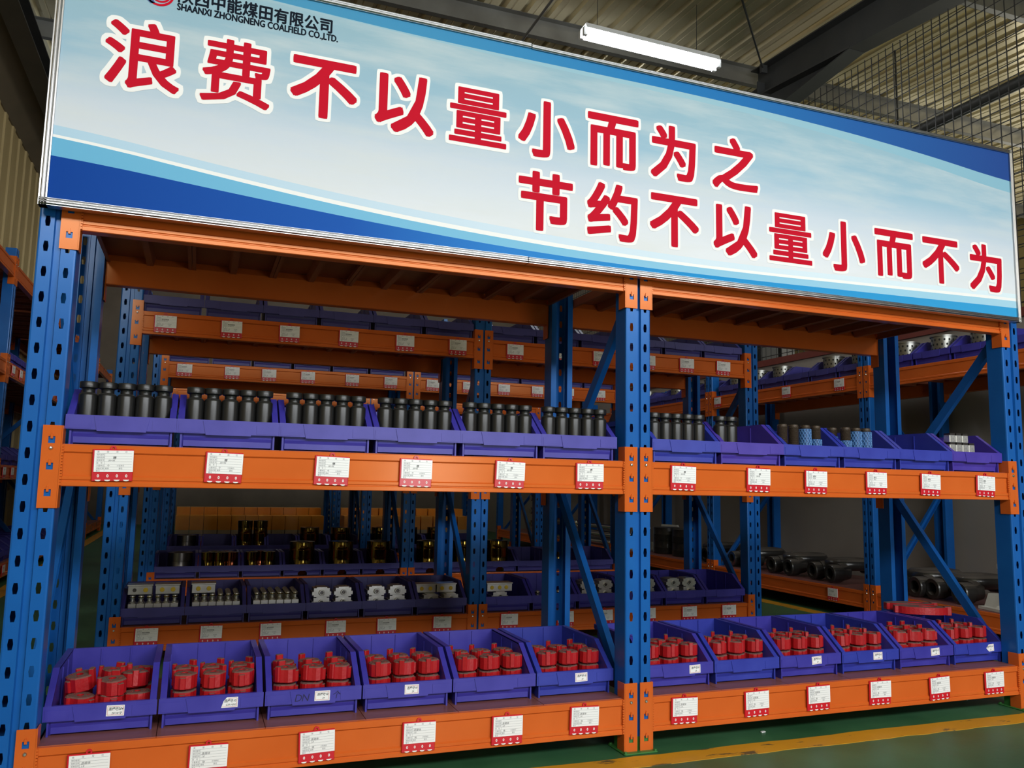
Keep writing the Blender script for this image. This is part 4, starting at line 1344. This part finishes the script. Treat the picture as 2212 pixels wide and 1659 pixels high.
for i in range(18):
    bay = i // 6
    y = 2.14 + .0 - .06 + bay*2.138 - (i % 6)*.336
    place_bin('D' if bay else 'A', (5.425, y, 1.94+Z2), -math.pi/2, 'violet bin on the upper side rack shelf, %s from right, %s bay' % (ORD[i % 6], ('near', 'middle', 'far')[bay]), 'bins on the right side rack')
    if i not in (3, 9, 14):
        tag(ob('perforated_sleeve', PFM, None, (5.425+.13, y-.165, 1.94+.085)), 'silver perforated sleeve in upper side rack bin, %s bay, %s' % (('near', 'middle', 'far')[bay], ORD[i % 6]), 'sleeve', 'perforated silver sleeves')
        tag(ob('packing_ring', can_mesh(.080, .075, STEELD), None, (5.425+.13, y-.165, 1.94+.008)), 'dark spacer ring under a perforated sleeve, %s bay, %s' % (('near', 'middle', 'far')[bay], ORD[i % 6]), 'ring', 'spacer rings under perforated sleeves')
# chromed bars and cylinders at the far end
for k, (x, z, l) in enumerate(((5.50, .27, 1.7), (5.62, .27, 1.8), (5.56, .36, 1.7), (5.74, .28, 1.6), (5.68, .37, 1.7), (5.62, .46, 1.5))):
    mb = MB().lathe([(0, 0), (.040, 0), (.045, .01), (.045, .12), (.030, .13), (.030, l-.2), (.048, l-.19), (.048, l), (0, l)], 20, 0, (0, 0, 0), 'y')
    tag(ob('chromed_cylinder', mb.build('chromed_cylinder', CHROME), None, (x, 6.65, z)), 'chromed hydraulic cylinder lying on the far side rack, %s of the pile' % ['front lower', 'middle lower', 'front upper', 'rear lower', 'rear upper', 'topmost'][k], 'cylinder', 'chromed cylinders in a pile')
for k in range(6):
    mb = MB().lathe([(0, 0), (.05, 0), (.05, .22), (.034, .23), (.034, .5), (0, .5)], 16, 0, (0, 0, 0), 'x')
    tag(ob('chromed_rod', mb.build('chromed_rod', CHROME), None, (5.45, 9.2+.16*(k % 2), .29+.10*k)), 'short chromed rod end stacked on the far side rack, %s from the bottom' % ORD[k], 'rod', 'chromed rod ends stacked far back')

# ------------------------------------------------------------------ left side rack contents
CT2 = MB().box(0, .24, 0, .16, 0, .10).build('white_box', PAPER)
for lv, z in enumerate((.20, 1.09, 2.0)):
    for i in range(18):
        y = 3.15+2.22 + .07 + (i//6)*2.22 + (i % 6)*.345
        place_bin('A', (-1.18, y, z+Z2), math.pi/2, 'bin on the tall left rack, %s shelf, %s bay, %s from near' % (('lowest', 'second', 'third')[lv], ('near', 'middle', 'far')[i//6], ORD[i % 6]), 'bins on the left side rack')
        if i < 12:
            place_tag((-1.1465, y+.16, z-.065), (0, 0, math.pi/2), 'valve', 'stock card on the left rack, %s beam, %s bay, %s from near' % (('lowest', 'second', 'third')[lv], ('near', 'middle')[i//6], ORD[i % 6]))
# litter on the floor
for x, y, rz, lb in ((2.73, .07, .3, 'small white paper scrap on the floor near the middle upright'), (4.05, .22, 1.1, 'small white paper scrap on the floor under the right bay')):
    mb = MB().prism([(-.012, -.004), (.010, -.007), (.014, .003), (.002, .008), (-.009, .005)], 'z', 0, .003)
    tag(ob('paper_scrap', mb.build('paper_scrap', WHITE), None, (x, y, .001), (0, 0, rz)), lb, 'litter')
